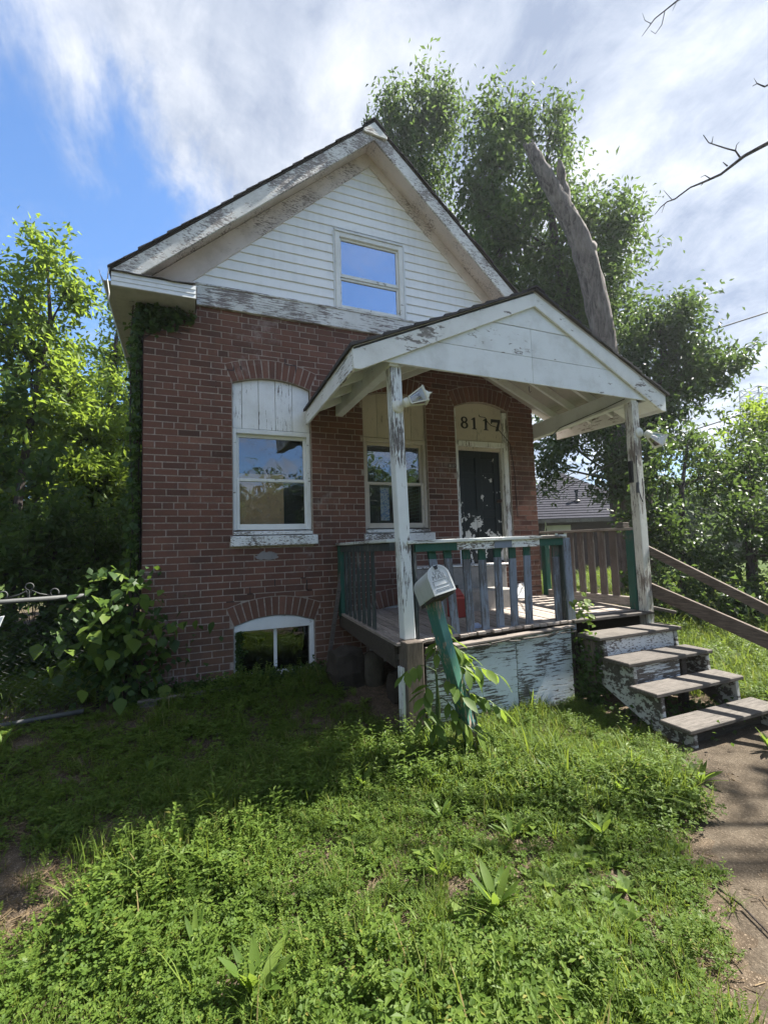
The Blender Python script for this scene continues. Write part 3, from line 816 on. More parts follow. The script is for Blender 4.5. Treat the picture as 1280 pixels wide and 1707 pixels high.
# basement windows
def basement(o, first):
    x0, x1 = o.x0 + 0.004, o.x1 - 0.004
    m = MB(); m.box(x0, x0 + 0.05, 0.02, 0.12, -0.03, 0.56); m.box(x1 - 0.05, x1, 0.02, 0.12, -0.03, 0.56)
    win = m.build('window', M['trim'], house, 0.004)
    mm = MB(); arch_board(mm, o, x0, x1, 0.505, 0.015, 0.11); mm.build('window_head', M['trim'], win, 0.003)
    MB().box(x0 + 0.41, x0 + 0.445, 0.05, 0.085, 0.035, 0.504).build('mullion', M['trim'], win, 0.003)
    m = MB(); m.box(x0 + 0.051, x0 + 0.409, 0.045, 0.085, 0.0, 0.055); m.box(x0 + 0.446, x1 - 0.051, 0.045, 0.085, 0.0, 0.06); m.build('bottom_rail', M['trim'], win, 0.004)
    pane(win, x0 + 0.05, x0 + 0.41, 0.055, 0.504, 0.066, M['glass_dark']); pane(win, x0 + 0.445, x1 - 0.05, 0.06, 0.504, 0.068, M['glass_dark'])
    MB().box(x0 - 0.0, x1 + 0.03, -0.03, 0.1, -0.06, -0.028).build('sill', M['step_paint'], win, 0.005)
basement(OPS['b1'], True); basement(OPS['b2'], False)

# front door ---------------------------------------------------------------
def front_door():
    o = OPS['door']; x0, x1 = o.x0 + 0.004, o.x1 - 0.004
    fr = MB()
    fr.box(x0, x0 + 0.045, 0.02, 0.16, 1.08, 2.66); fr.box(x1 - 0.075, x1, 0.02, 0.16, 1.08, 3.14)
    fr.box(x0 + 0.045, x1 - 0.075, 0.022, 0.16, 2.645, 2.715)
    fr.box(x0, x0 + 0.03, 0.021, 0.16, 2.66, 3.14)
    frame = fr.build('door_frame', M['peel_z'], house, 0.005)
    MB().box(x1 - 0.10, x1 - 0.0755, 0.05, 0.16, 1.08, 2.644).build('jamb', M['post_worn'], frame, 0.004)
    m = MB(); arch_board(m, o, x0 + 0.03, x1 - 0.076, 2.72, 0.045, 0.07); m.build('transom_panel', M['beige'], frame, 0.003)
    MB().box(x0 + 0.045, x1 - 0.1, 0.07, 0.16, 2.598, 2.644).build('door_head', M['beige'], frame, 0.003)
    d0, d1, z0, z1 = x0 + 0.047, x1 - 0.102, 1.09, 2.596
    m = MB(); y = 0.10; st = 0.105
    xm = (d0 + d1) / 2
    rows = [(1.09, 1.26), (1.70, 1.80), (2.22, 2.30), (2.50, 2.596)]
    m.box(d0, d0 + st, y, y + 0.04, z0, z1); m.box(d1 - st, d1, y, y + 0.04, z0, z1); m.box(xm - 0.05, xm + 0.05, y + 0.0005, y + 0.04, z0, z1)
    for a, b in rows:
        m.box(d0 + st, xm - 0.05, y + 0.001, y + 0.04, a, b); m.box(xm + 0.05, d1 - st, y + 0.001, y + 0.04, a, b)
    door = m.build('door', M['door'], house, 0.004)
    for (a, b), (c, e) in zip(rows, rows[1:]):
        for xa, xb in ((d0 + st, xm - 0.05), (xm + 0.05, d1 - st)):
            MB().hexa([(xa, y + 0.014, b), (xb, y + 0.014, b), (xb, y + 0.035, b), (xa, y + 0.035, b), (xa, y + 0.014, c), (xb, y + 0.014, c), (xb, y + 0.035, c), (xa, y + 0.035, c)]).build('door_panel', M['door'], door)
    m = MB(); m.lathe((d1 - 0.05, y, 1.92), (0, -1, 0), [(0, 0.025), (0.008, 0.025), (0.01, 0.01), (0.035, 0.012), (0.045, 0.026), (0.065, 0.022), (0.07, 0.004)], 12); m.build('door_knob', M['rust'], door, smooth=True)
    MB().box(x0, x1, -0.02, 0.2, 1.062, 1.085).build('threshold', M['peel_x'], frame, 0.003)
    # painted numerals 8 1 1 7
    y = 0.0415
    def ring(m, cx, cz, rx, rz, wx, wz, n=22):
        for i in range(n):
            a, b = 2 * math.pi * i / n, 2 * math.pi * (i + 1) / n
            P = lambda t, kx, kz: (cx + kx * math.cos(t), cz + kz * math.sin(t))
            m.xz([P(a, rx, rz), P(b, rx, rz), P(b, rx - wx, rz - wz), P(a, rx - wx, rz - wz)][::-1], y, y + 0.003)
    m = MB(); ring(m, 3.806, 3.003, 0.051, 0.041, 0.028, 0.016); ring(m, 3.806, 2.927, 0.058, 0.047, 0.031, 0.018); m.build('numeral', M['numeral'], frame)
    for cx in (3.962, 4.150):
        m = MB(); h0, h1 = 2.880, 3.044
        m.xz([(cx - 0.018, h0 + 0.012), (cx + 0.018, h0 + 0.012), (cx + 0.018, h1), (cx - 0.004, h1), (cx - 0.046, h1 - 0.028), (cx - 0.042, h1 - 0.04), (cx - 0.018, h1 - 0.032)], y, y + 0.003)
        m.box(cx - 0.036, cx + 0.036, y + 0.0002, y + 0.003, h0, h0 + 0.0125); m.build('numeral', M['numeral'], frame)
    m = MB(); m.xz([(4.232, 3.042), (4.386, 3.042), (4.386, 3.012), (4.346, 2.878), (4.300, 2.878), (4.345, 3.000), (4.254, 3.000), (4.246, 2.975), (4.232, 2.975)], y, y + 0.003); m.build('numeral', M['numeral'], frame)
    # old lamp wire and bracket across the transom panel
    MB().tube([(4.035, 0.035, 3.085), (4.04, 0.02, 3.055), (4.13, 0.02, 3.05), (4.16, 0.02, 2.99), (4.22, 0.02, 2.945), (4.30, 0.02, 2.93), (4.42, 0.005, 2.80), (4.50, -0.004, 2.70), (4.55, -0.006, 2.3), (4.555, -0.006, 1.7)], 0.005, 5).build('lamp_wire', M['cable'], frame)
    MB().tube([(4.00, 0.04, 2.89), (3.99, 0.035, 2.85), (4.02, 0.03, 2.82), (4.06, 0.035, 2.84), (4.07, 0.04, 2.88)], 0.004, 5).build('old_hook', M['cable_pale'], frame)
    # number plate on the brick beside the door
    pl = MB().box(3.50, 3.62, -0.008, 0.0, 2.335, 2.385).build('number_plate', M['rust'], house)
    fc = bpy.data.curves.new('plate_number', 'FONT'); fc.body = '8117'; fc.size = 0.046; fc.extrude = 0.001
    dg = bpy.data.objects.new('plate_text', fc); COL.objects.link(dg)
    bpy.context.view_layer.update()
    me = bpy.data.meshes.new_from_object(dg.evaluated_get(bpy.context.evaluated_depsgraph_get())); bpy.data.objects.remove(dg)
    t = bpy.data.objects.new('plate_number', me); COL.objects.link(t); t.parent = pl
    t.location = (3.51 - 2.45, -0.0095, 2.344); t.rotation_euler = (R(90), 0, 0); me.materials.append(M['beige'])
front_door()

# ------------------------------------------------------------------ front porch
porch = thing('front_porch', 'white gabled front porch with peeling posts, railings and exposed rafters', 'porch', (3.5, -0.8, 0))
PX, PZ = 3.60, 3.87
def zp(x, y=-1.6):
    t = (y + 1.6) / 1.6
    if x < PX: return PZ - 0.441 * (PX - x) - 0.075 * t * (PX - x) / 1.94
    return PZ - 0.485 * (x - PX) + 0.05 * t * (x - PX) / 1.8
EL, ER, PF = 1.66, 5.42, -1.625
def porch_roof():
    pr = part_empty('roof', porch)
    for xe in (EL, ER):
        y0, y1 = PF, -0.002 if xe < PX else 0.06
        a, b = (xe, PX) if xe < PX else (PX, xe)
        if xe < PX: segs = [(a, b, y0, y1)]
        else: segs = [(PX, W - 0.001, y0, -0.002), (W - 0.001, b, y0, y1)]
        m = MB(); m.tn = 0.5
        for a, b, y0, y1 in segs:
            q = lambda x, y, d: (x, y, zp(x, y) - d)
            m.hexa([q(a, y0, .045), q(b, y0, .045), q(b, y1, .045), q(a, y1, .045), q(a, y0, .02), q(b, y0, .02), q(b, y1, .02), q(a, y1, .02)])
        m.build('roof_boards', M['deck_under'], pr)
        n = 13; xo = xe + (-0.035 if xe < PX else 0.035)
        for i in range(n):
            xa = PX + (xo - PX) * (i + 1) / n; xb = PX + (xo - PX) * i / n; x2 = xb - (xb - xa) * -0.1 if i else xb
            y0 = PF - 0.03 + rnd.uniform(-0.01, 0.01)
            ye = lambda x: -0.002 if x < W - 0.05 else 0.07
            e = min(ye(xa), ye(xb))
            P = [(xa, y0, zp(xa, y0) - 0.019), (x2, y0, zp(x2, y0) - 0.019), (x2, e, zp(x2, e) - 0.019), (xa, e, zp(xa, e) - 0.019),
                 (xa, y0, zp(xa, y0) + 0.012), (x2, y0, zp(x2, y0) - 0.006), (x2, e, zp(x2, e) - 0.006), (xa, e, zp(xa, e) + 0.012)]
            if xe > PX: P = [P[1], P[0], P[3], P[2], P[5], P[4], P[7], P[6]]
            MB().hexa(P).build('shingle_course', M['shingle'], pr)
    MB().xz([(PX - 0.1, zp(PX - 0.1) + 0.0), (PX, PZ + 0.004), (PX + 0.1, zp(PX + 0.1) + 0.0), (PX + 0.1, zp(PX + .1) + 0.014), (PX, PZ + 0.018), (PX - 0.1, zp(PX - .1) + 0.014)], PF - 0.045, -0.003).build('ridge_cap', M['shingle'], pr)
    # rafters
    for y in (-1.30, -0.95, -0.60, -0.25):
        for xe in (EL + 0.03, ER - 0.03):
            sg = 1 if xe < PX else -1
            P = lambda x, d, yy: (x, yy, zp(x, yy) - d)
            x2 = PX - sg * 0.02
            q = [P(xe, .135, y), P(x2, .17, y), P(x2, .17, y + .04), P(xe, .135, y + .04), P(xe, .046, y), P(x2, .046, y), P(x2, .046, y + .04), P(xe, .046, y + .04)]
            if sg < 0: q = [q[1], q[0], q[3], q[2], q[5], q[4], q[7], q[6]]
            MB().hexa(q).build('rafter', M['porch_white'], pr, 0.003)
    MB().box(PX - 0.018, PX + 0.018, -1.57, -0.003, 3.66, 3.82).build('ridge_beam', M['porch_white'], pr)
    # side beams, front beam
    MB().hexa([(2.005, -1.57, 2.90), (2.095, -1.57, 2.90), (2.095, -0.003, 2.885), (2.005, -0.003, 2.885), (2.005, -1.57, 3.06), (2.095, -1.57, 3.06), (2.095, -0.003, 3.03), (2.005, -0.003, 3.03)]).build('beam', M['porch_white'], pr, 0.005)
    MB().hexa([(4.925, -1.57, 2.86), (5.015, -1.57, 2.86), (5.015, 0.25, 2.79), (4.925, 0.25, 2.79), (4.925, -1.57, 3.04), (5.015, -1.57, 3.04), (5.015, 0.25, 3.0), (4.925, 0.25, 3.0)]).build('beam', M['porch_white'], pr, 0.005)
    MB().box(2.097, 4.923, -1.565, -1.47, 2.95, 3.08).build('beam', M['porch_white'], pr, 0.005)
    # eave fascias
    m = MB().hexa([(EL - .008, PF + .03, 2.80), (EL + .017, PF + .03, 2.80), (EL + .017, -0.004, 2.755), (EL - .008, -0.004, 2.755), (EL - .008, PF + .03, 2.985), (EL + .017, PF + .03, 2.99), (EL + .017, -0.004, 2.92), (EL - .008, -0.004, 2.915)])
    m.build('eave_fascia', M['peel_y'], pr, 0.003)
    m = MB().hexa([(ER - .03, PF + .03, 2.775), (ER - .005, PF + .03, 2.775), (ER - .005, .055, 2.83), (ER - .03, .055, 2.83), (ER - .03, PF + .03, 2.955), (ER - .005, PF + .03, 2.95), (ER - .005, .055, 2.99), (ER - .03, .055, 2.995)])
    m.build('eave_fascia', M['peel_y'], pr, 0.003)
    # right eave: boxed underside in front of the post
    MB().hexa([(5.20, -1.575, 2.895), (ER - .031, -1.575, 2.81), (ER - .031, -1.10, 2.825), (5.20, -1.10, 2.91), (5.20, -1.575, 2.91), (ER - .031, -1.575, 2.83), (ER - .031, -1.10, 2.845), (5.20, -1.10, 2.925)]).build('eave_soffit', M['porch_white'], pr)
    # gable rake boards
    y0, y1 = PF, PF + 0.025
    MB().xz([(EL - .01, 2.985), (EL, 2.808), (1.72, 2.808), (PX, 3.690), (PX, PZ - 0.022)], y0, y1).build('rake_fascia', M['porch_trim'], pr, 0.003)
    MB().xz([(PX + .002, PZ - 0.022), (PX + .002, 3.690), (ER - 0.07, 2.775), (ER - .004, 2.775), (ER, 2.955)], y0 + .001, y1, 0.15).build('rake_fascia', M['porch_trim'], pr, 0.003)
    # gable face: three wide boards
    yb0, yb1 = PF + 0.028, PF + 0.046
    top = lambda x: zp(x) - 0.05
    xl = lambda z: PX - (PZ - 0.05 - z) / 0.441; xr_ = lambda z: PX + (PZ - 0.05 - z) / 0.485
    zs = [2.905, 3.165, 3.455, 3.80]
    face = part_empty('gable_face', porch)
    for i, (a, b) in enumerate(zip(zs, zs[1:])):
        d = rnd.uniform(0, 0.003)
        lo = 2.915 if i == 0 else a; lo2 = 2.875 if i == 0 else a
        a += .003
        if i == 2: poly = [(xl(a), a + .004), (xr_(a), a + .004), (PX, PZ - 0.055)]
        else: poly = [(max(xl(lo), 1.82) if i == 0 else xl(a), lo + .004), (min(xr_(lo2), 5.32) if i == 0 else xr_(a), lo2 + .004), (xr_(b), b), (xl(b), b)]
        if i < 2:
            xm = 3.55
            zm0 = poly[0][1] + (poly[1][1] - poly[0][1]) * (xm - poly[0][0]) / (poly[1][0] - poly[0][0])
            MB().xz([poly[0], (xm - .0015, zm0), (xm - .0015, b), poly[3]], yb0 + d, yb1).build('gable_board', M['porch_white'], face, 0.002)
            MB().xz([(xm + .0015, zm0), poly[1], poly[2], (xm + .0015, b)], yb0 + d, yb1).build('gable_board', M['porch_white'], face, 0.002)
        else: MB().xz(poly, yb0 + d, yb1).build('gable_board', M['porch_white'], face, 0.002)
    MB().xz([(xl(2.96), 2.96), (xr_(2.96), 2.96), (PX, PZ - .06)], yb1 + .001, yb1 + .006).build('gable_backing', M['darkwood'], face)  # dark sheet added so the gaps between boards look shaded
    MB().tube([(3.52, -1.56, 2.88), (3.52, -1.56, 2.84), (3.53, -1.56, 2.82), (3.545, -1.56, 2.83)], 0.004, 5).build('hook', M['rust'], porch)
porch_roof()
# posts
def leaning(x, y, w, z0, z1, dx, name, mat, parent):
    return MB().hexa([(x + dx, y, z0), (x + dx + w, y, z0), (x + dx + w, y + w, z0), (x + dx, y + w, z0), (x, y, z1), (x + w, y, z1), (x + w, y + w, z1), (x, y + w, z1)]).build(name, mat, parent, 0.006)
leaning(2.022, -1.55, 0.104, 0.555, 2.915, 0.048, 'post', M['post'], porch)
leaning(4.935, -1.57, 0.105, -0.25, 2.87, 0.0, 'post', M['post_worn'], porch)
MB().box(2.03, 2.185, -1.66, -1.50, -0.32, 0.552).build('post_base', M['wood_z'], porch, 0.006)
MB().box(2.005, 2.028, -1.62, -1.53, -0.2, 0.35).build('post_strip', M['post'], porch, 0.003)
# floor
def zf(x, y): return 0.625 + 0.055 * y + (0.02 if x > 3.2 else 0.02 * (x - 2) / 1.2) * (-y / 1.5)
def porch_floor():
    fl = part_empty('floor', porch)
    x = 1.99
    while x < 4.99:
        w = 0.088; b = min(x + w - 0.006, 5.0)
        dz = rnd.uniform(-0.004, 0.003); ye = -1.56 + rnd.uniform(-0.02, 0.03) if x < 3.85 else -1.44
        MB().hexa([(x, ye, zf(x, ye) - .025 + dz), (b, ye, zf(b, ye) - .025 + dz), (b, -.01, zf(b, 0) - .025 + dz), (x, -.01, zf(x, 0) - .025 + dz),
                   (x, ye, zf(x, ye) + dz), (b, ye, zf(b, ye) + dz), (b, -.01, zf(b, 0) + dz), (x, -.01, zf(x, 0) + dz)]).build('floor_board', M['wood_y'], fl, 0.002)
        x += w
    MB().box(3.88, 5.0, -1.60, -1.447, 0.535, 0.565).build('nosing', M['tread'], porch, 0.004)
    # rim joists, torn wood along the front edge
    MB().hexa([(2.2, -1.53, 0.37), (3.86, -1.53, 0.42), (3.86, -1.50, 0.42), (2.2, -1.50, 0.37), (2.2, -1.53, 0.50), (3.86, -1.53, 0.53), (3.86, -1.50, 0.53), (2.2, -1.50, 0.50)]).build('rim_joist', M['darkwood'], porch, 0.004)
    MB().hexa([(1.99, -1.5, 0.33), (2.03, -1.5, 0.33), (2.03, -0.01, 0.47), (1.99, -0.01, 0.47), (1.99, -1.5, 0.52), (2.03, -1.5, 0.52), (2.03, -0.01, 0.60), (1.99, -0.01, 0.60)]).build('rim_joist', M['darkwood'], porch, 0.004)
    MB().hexa([(2.25, -1.64, 0.452), (3.86, -1.62, 0.498), (3.86, -1.55, 0.500), (2.25, -1.55, 0.456), (2.25, -1.64, 0.475), (3.86, -1.62, 0.518), (3.86, -1.55, 0.52), (2.25, -1.55, 0.478)]).build('edge_board', M['wood_x'], porch, 0.004)
    for k in range(9):
        x = 2.4 + k * 0.16 + rnd.uniform(-.04, .04)
        MB().bar((x, -1.655, 0.455 + .02 * k / 9), (x + rnd.uniform(.08, .3), -1.65 - rnd.uniform(0, .02), 0.44 + rnd.uniform(0, .03) + .03 * k / 9), 0.018, 0.01).build('splinter', M['tread'], porch)
    # skirt panels
    MB().hexa([(2.25, -1.575, -0.35), (3.18, -1.575, -0.35), (3.18, -1.552, -0.35), (2.25, -1.552, -0.35), (2.25, -1.575, 0.43), (3.18, -1.575, 0.462), (3.18, -1.552, 0.462), (2.25, -1.552, 0.43)]).build('skirt_panel', M['skirt'], porch, 0.003)
    MB().hexa([(3.186, -1.578, -0.35), (3.845, -1.578, -0.35), (3.845, -1.552, -0.35), (3.186, -1.552, -0.35), (3.186, -1.578, 0.465), (3.845, -1.578, 0.485), (3.845, -1.552, 0.485), (3.186, -1.552, 0.465)]).build('skirt_panel', M['skirt'], porch, 0.003)
    MB().box(3.855, 3.90, -1.56, -1.48, -0.33, 0.50).build('corner_stud', M['darkwood'], porch, 0.004)
    MB().box(3.93, 3.96, -1.54, -0.2, -0.33, 0.50).build('skirt_panel', M['darkwood'], porch)
    MB().box(4.955, 4.98, -1.46, -0.1, -0.33, 0.54).build('skirt_panel', M['darkwood'], porch)
porch_floor()
# railings
def railing():
    fr = part_empty('front_railing', porch)
    y = -1.50
    MB().hexa([(2.12, y - .075, 1.352), (3.875, y - .075, 1.372), (3.875, y + .07, 1.372), (2.12, y + .07, 1.352), (2.12, y - .075, 1.383), (3.875, y - .075, 1.405), (3.875, y + .07, 1.405), (2.12, y + .07, 1.383)]).build('top_rail', M['railcap'], fr, 0.005)
    for xa, xb, mt in ((2.20, 2.62, 'green'), (2.62, 3.02, 'peel_x'), (3.02, 3.22, 'slat'), (3.22, 3.55, 'peel_x'), (3.55, 3.845, 'green')):
        za, zb = 1.352 + .0114 * (xa - 2.12), 1.352 + .0114 * (xb - 2.12)
        MB().hexa([(xa, y - .05, za - .07), (xb, y - .05, zb - .07), (xb, y - .012, zb - .07), (xa, y - .012, za - .07), (xa, y - .05, za), (xb, y - .05, zb), (xb, y - .012, zb), (xa, y - .012, za)]).build('under_rail', M[mt], fr, 0.002)
    for xt, xb in ((2.34, 2.44), (2.50, 2.56), (2.695, 2.715), (2.87, 2.875), (3.045, 3.04), (3.215, 3.205), (3.39, 3.375), (3.745, 3.74)):
        zt, zb = 1.30, 0.512 + 0.02 * (xb - 2.3); w = 0.078; zc = zt - 0.10 - rnd.uniform(-.02, .02)
        f = (zt - zc) / (zt - zb); xc = xt + (xb - xt) * f
        H = lambda xa, za, xb_, zb_: [(xb_ , y - .011, zb_), (xb_ + w, y - .011, zb_), (xb_ + w, y + .013, zb_), (xb_, y + .013, zb_), (xa, y - .011, za), (xa + w, y - .011, za), (xa + w, y + .013, za), (xa, y + .013, za)]
        b = MB().hexa(H(xc, zc, xb, zb)).build('baluster', M['slat'], fr, 0.003)
        MB().hexa(H(xt, zt, xc, zc)).build('baluster_top', M['green'], fr, 0.003)
    MB().hexa([(3.86, y - .05, 0.46), (3.955, y - .05, 0.46), (3.955, y + .045, 0.46), (3.86, y + .045, 0.46), (3.845, y - .05, 1.372), (3.94, y - .05, 1.372), (3.94, y + .045, 1.372), (3.845, y + .045, 1.372)]).build('newel', M['slat'], fr, 0.006)
    MB().box(3.835, 3.858, y - .045, y + .04, 0.5, 1.30).build('newel_strip', M['slat_dark'], fr, 0.003)
    MB().box(2.195, 2.225, y - .02, y + .06, 0.5, 1.35).build('rail_stud', M['slat_dark'], fr, 0.003)
    MB().hexa([(2.2, y - .03, 0.475), (3.86, y - .03, 0.512), (3.86, y + .05, 0.512), (2.2, y + .05, 0.475), (2.2, y - .03, 0.51), (3.86, y - .03, 0.545), (3.86, y + .05, 0.545), (2.2, y + .05, 0.51)]).build('bottom_rail', M['darkwood'], fr, 0.004)
    # left side railing
    lr = part_empty('side_railing', porch)
    MB().box(1.965, 2.075, -1.47, -0.002, 1.372, 1.402).build('top_rail', M['railcap'], lr, 0.005)
    MB().box(1.995, 2.045, -1.47, -0.002, 1.30, 1.370).build('under_rail', M['slat_dark'], lr, 0.003)
    MB().box(1.985, 2.075, -0.10, -0.006, 0.58, 1.371).build('wall_stud', M['green'], lr, 0.004)
    for k in range(7):
        yy = -0.22 - k * 0.135
        MB().hexa([(2.0, yy - .03, zf(2, yy) + .01), (2.02, yy - .03, zf(2, yy) + .01), (2.02, yy + .03, zf(2, yy) + .01), (2.0, yy + .03, zf(2, yy) + .01), (2.0, yy - .03, 1.33), (2.02, yy - .03, 1.33), (2.02, yy + .03, 1.33), (2.0, yy + .03, 1.33)]).build('baluster', M['slat_dark'], lr, 0.004)
    # right side railing
    rr = part_empty('side_railing', porch)
    zt = lambda yy: 1.458 + 0.013 * yy
    MB().hexa([(4.90, -1.47, zt(-1.4)), (5.02, -1.47, zt(-1.4)), (5.02, -.02, zt(0)), (4.90, -.02, zt(0)), (4.90, -1.47, zt(-1.4) + .03), (5.02, -1.47, zt(-1.4) + .03), (5.02, -.02, zt(0) + .03), (4.90, -.02, zt(0) + .03)]).build('top_rail', M['wood_y'], rr, 0.005)
    MB().box(4.93, 4.98, -1.46, -.02, 0.60, 0.70).build('bottom_rail', M['wood_y'], rr, 0.004)
    MB().box(4.915, 5.0, -1.465, -1.375, 0.56, 1.437).build('corner_stud', M['green'], rr, 0.004)
    MB().box(4.915, 4.99, -0.10, -.02, 0.62, 1.45).build('wall_stud', M['green'], rr, 0.004)
    for k in range(7):
        yy = -0.21 - k * 0.162
        MB().box(4.935, 4.96, yy - .047, yy + .047, 0.68, zt(yy)).build('baluster', M['slat_brown'], rr, 0.004)
    MB().box(4.89, 4.99, -1.38, -1.30, 1.475, 1.53).build('wood_block', M['tread'], rr, 0.004)
railing()
# meter box and wires on the right post
m = MB().box(4.90, 4.934, -1.53, -1.49, 1.96, 2.2).build('conduit', M['black'], porch, 0.004)
MB().tube([(4.93, -1.58, 2.25), (4.925, -1.58, 2.05), (4.93, -1.585, 1.85), (4.96, -1.59, 1.74), (4.995, -1.585, 1.82), (5.0, -1.58, 2.0)], 0.005, 5).build('hanging_wire', M['cable'], porch)
MB().tube([(4.93, -1.575, 1.95), (4.915, -1.58, 1.90), (4.91, -1.58, 1.84)], 0.018, 6).build('pipe_stub', M['galv'], porch)
MB().tube([(4.90, -0.05, 2.62), (4.93, -0.3, 2.75), (4.918, -0.5, 2.83), (4.918, -0.9, 2.86), (4.918, -1.2, 2.88), (4.918, -1.5, 2.91)], 0.005, 5).build('hanging_wire', M['cable'], porch)

# ------------------------------------------------------------------ wooden steps
steps = thing('wooden_steps', 'four weathered grey wooden steps with peeling white stringers climbing to the porch', 'steps', (4.4, -2.2, -0.28))
TR = [(-1.63, -1.90, 0.445, 3.87, 4.99), (-1.93, -2.20, 0.275, 3.86, 4.97), (-2.18, -2.44, 0.085, 3.86, 4.99), (-2.46, -2.71, -0.105, 3.84, 5.02)]
for yb, yf, z, xa, xb in TR:
    k = rnd.uniform(-.006, .006)
    MB().hexa([(xa, yf, z - .034), (xb, yf, z - .034 + k), (xb, yb, z - .034 + k), (xa, yb, z - .034), (xa, yf, z), (xb, yf, z + k), (xb, yb, z + .006 + k), (xa, yb, z + .006)]).build('tread', M['tread'], steps, 0.006)
for xs in (3.93, 4.90):
    poly = [(-1.60, 0.40), (-1.88, 0.405), (-1.895, 0.24), (-2.18, 0.235), (-2.19, 0.05), (-2.42, 0.045), (-2.43, -0.142), (-2.67, -0.142), (-2.68, -0.32), (-2.50, -0.32), (-1.60, 0.12)]
    MB().prism(poly, lambda y, z, s: (xs + (0.04 if s else 0.0), y, z)).build('stringer', M['step_paint'], steps, 0.004)
MB().box(3.975, 4.895, -1.87, -1.85, 0.26, 0.405).build('riser', M['peel_x'], steps, 0.003)
MB().box(3.975, 4.55, -2.16, -2.14, 0.07, 0.235).build('riser', M['skirt'], steps, 0.003)
MB().box(4.60, 4.66, -2.15, -2.08, -0.28, 0.24).build('prop_block', M['darkwood'], steps, 0.004)
MB().box(3.89, 3.925, -1.80, -1.68, -0.2, 0.40).build('side_board', M['wood_z'], steps, 0.004)
MB().box(3.975, 4.895, -2.60, -2.58, -0.33, -0.145).build('riser', M['darkwood'], steps, 0.003)
# handrail boards
hr = thing('stair_handrail', 'two sloping bare wood handrail boards beside the porch steps', 'handrail', (5.06, -2.4, -0.28))
MB().bar((5.055, -1.50, 1.235), (5.055, -3.45, 0.29), 0.035, 0.085).build('upper_board', M['handrail'], hr, 0.004)
MB().bar((5.057, -1.50, 0.800), (5.057, -3.45, 0.125), 0.035, 0.135).build('lower_board', M['handrail'], hr, 0.004)
MB().bar((5.06, -1.45, 0.60), (5.06, -1.80, 0.565), 0.03, 0.03).build('broken_board', M['tread'], hr, 0.003)
MB().box(5.08, 5.17, -3.40, -3.31, -0.45, 0.45).build('newel', M['wood_z'], hr, 0.005)

# ------------------------------------------------------------------ things on and round the porch
stoop = thing('concrete_stoop', 'two grey concrete steps below the front door', 'doorstep', (3.4, -0.3, 0.6))
MB().box(2.80, 4.09, -0.32, -0.008, 0.55, 1.075).build('upper_step', M['concrete'], stoop, 0.01)
MB().box(2.84, 3.93, -0.66, -0.322, 0.52, 0.815).build('lower_step', M['concrete'], stoop, 0.012)
MB().box(2.78, 4.11, -0.335, -0.006, 1.076, 1.092).build('step_cap', M['peel_x'], stoop, 0.004)
rc = thing('red_can', 'red plastic can on the porch floor behind the mailbox', 'can', (3.02, -0.85, 0.58))
MB().box(2.93, 3.10, -0.94, -0.78, 0.572, 0.80).build('can_body', M['red'], rc, 0.02)
MB().hexa([(2.95, -.92, .80), (3.08, -.92, .80), (3.08, -.80, .80), (2.95, -.80, .80), (2.99, -.88, .885), (3.04, -.88, .885), (3.04, -.84, .885), (2.99, -.84, .885)]).build('can_neck', M['red'], rc, 0.01)
MB().lathe((3.015, -.86, .885), (0, 0, 1), [(0, .022), (.03, .022)], 10).build('can_cap', M['black'], rc)
bt = MB(); bt.lathe((2.78, -1.40, 0.565), (1, 0.12, 0), [(0, .012), (.02, .035), (.03, .038), (.13, .038), (.15, .02), (.17, .014), (.185, .014)], 12)
tag(bt.build('plastic_bottle', M['bluewhite'], smooth=True), 'pale blue plastic bottle lying behind the porch balusters', 'bottle')
wb = MB().hexa([(4.37, -.14, .60), (4.66, -.10, .60), (4.66, -.07, .60), (4.37, -.11, .60), (4.37, -.10, .80), (4.66, -.05, .815), (4.66, -.02, .815), (4.37, -.07, .80)])
tag(wb.build('white_board', M['peel_x'], bevel=0.004), 'short white painted board leaning on the brick right of the door', 'board')
lb = MB().bar((1.775, -0.16, -0.06), (2.015, -0.07, 1.115), 0.045, 0.028, (0, 1, 0))
tag(lb.build('leaning_board', M['tread'], bevel=0.003), 'thin grey board leaning on the brick wall left of the porch', 'board')
def rock(name, label, c, s, seed, mat):
    r = random.Random(seed); import bmesh
    bm = bmesh.new(); bmesh.ops.create_cube(bm, size=1.0); bmesh.ops.subdivide_edges(bm, edges=bm.edges[:], cuts=3, use_grid_fill=True)
    for v in bm.verts:
        p = v.co; l = p.length
        q = p * (0.45 + 0.55 * 0.60 / l) 
        v.co = Vector((q.x * s[0], q.y * s[1], q.z * s[2])) + Vector([r.uniform(-.05, .05) * k for k in s])
    me = bpy.data.meshes.new(name); bm.to_mesh(me); bm.free()
    a = me.attributes.new('tone', 'FLOAT', 'FACE'); me.materials.append(mat)
    o = bpy.data.objects.new(name, me); COL.objects.link(o); o.location = c; o.rotation_euler = (0, 0, r.uniform(-.3, .3))
    b = o.modifiers.new('soft_edges', 'BEVEL'); b.width = 0.01
    return tag(o, label, 'block')
rock('rubble_block', 'square stone block under the porch edge by the basement window', (1.90, -0.48, 0.10), (0.34, 0.3, 0.44), 3, M['stone'])
rock('rubble_block', 'pale rounded concrete lump leaning under the porch floor', (2.16, -0.55, 0.08), (0.2, 0.22, 0.34), 5, M['lump'])
rock('rubble_block', 'small dark stone low in the gap under the porch', (2.30, -0.95, 0.0), (0.26, 0.24, 0.28), 9, M['stone'])
eb = MB().bar((0.0, -0.32, 0.005), (0.92, -0.36, 0.03), 0.05, 0.07)
tag(eb.build('edging_board', M['wood_x'], bevel=0.005), 'grey timber edging lying in ivy at the foot of the brick wall', 'edging')

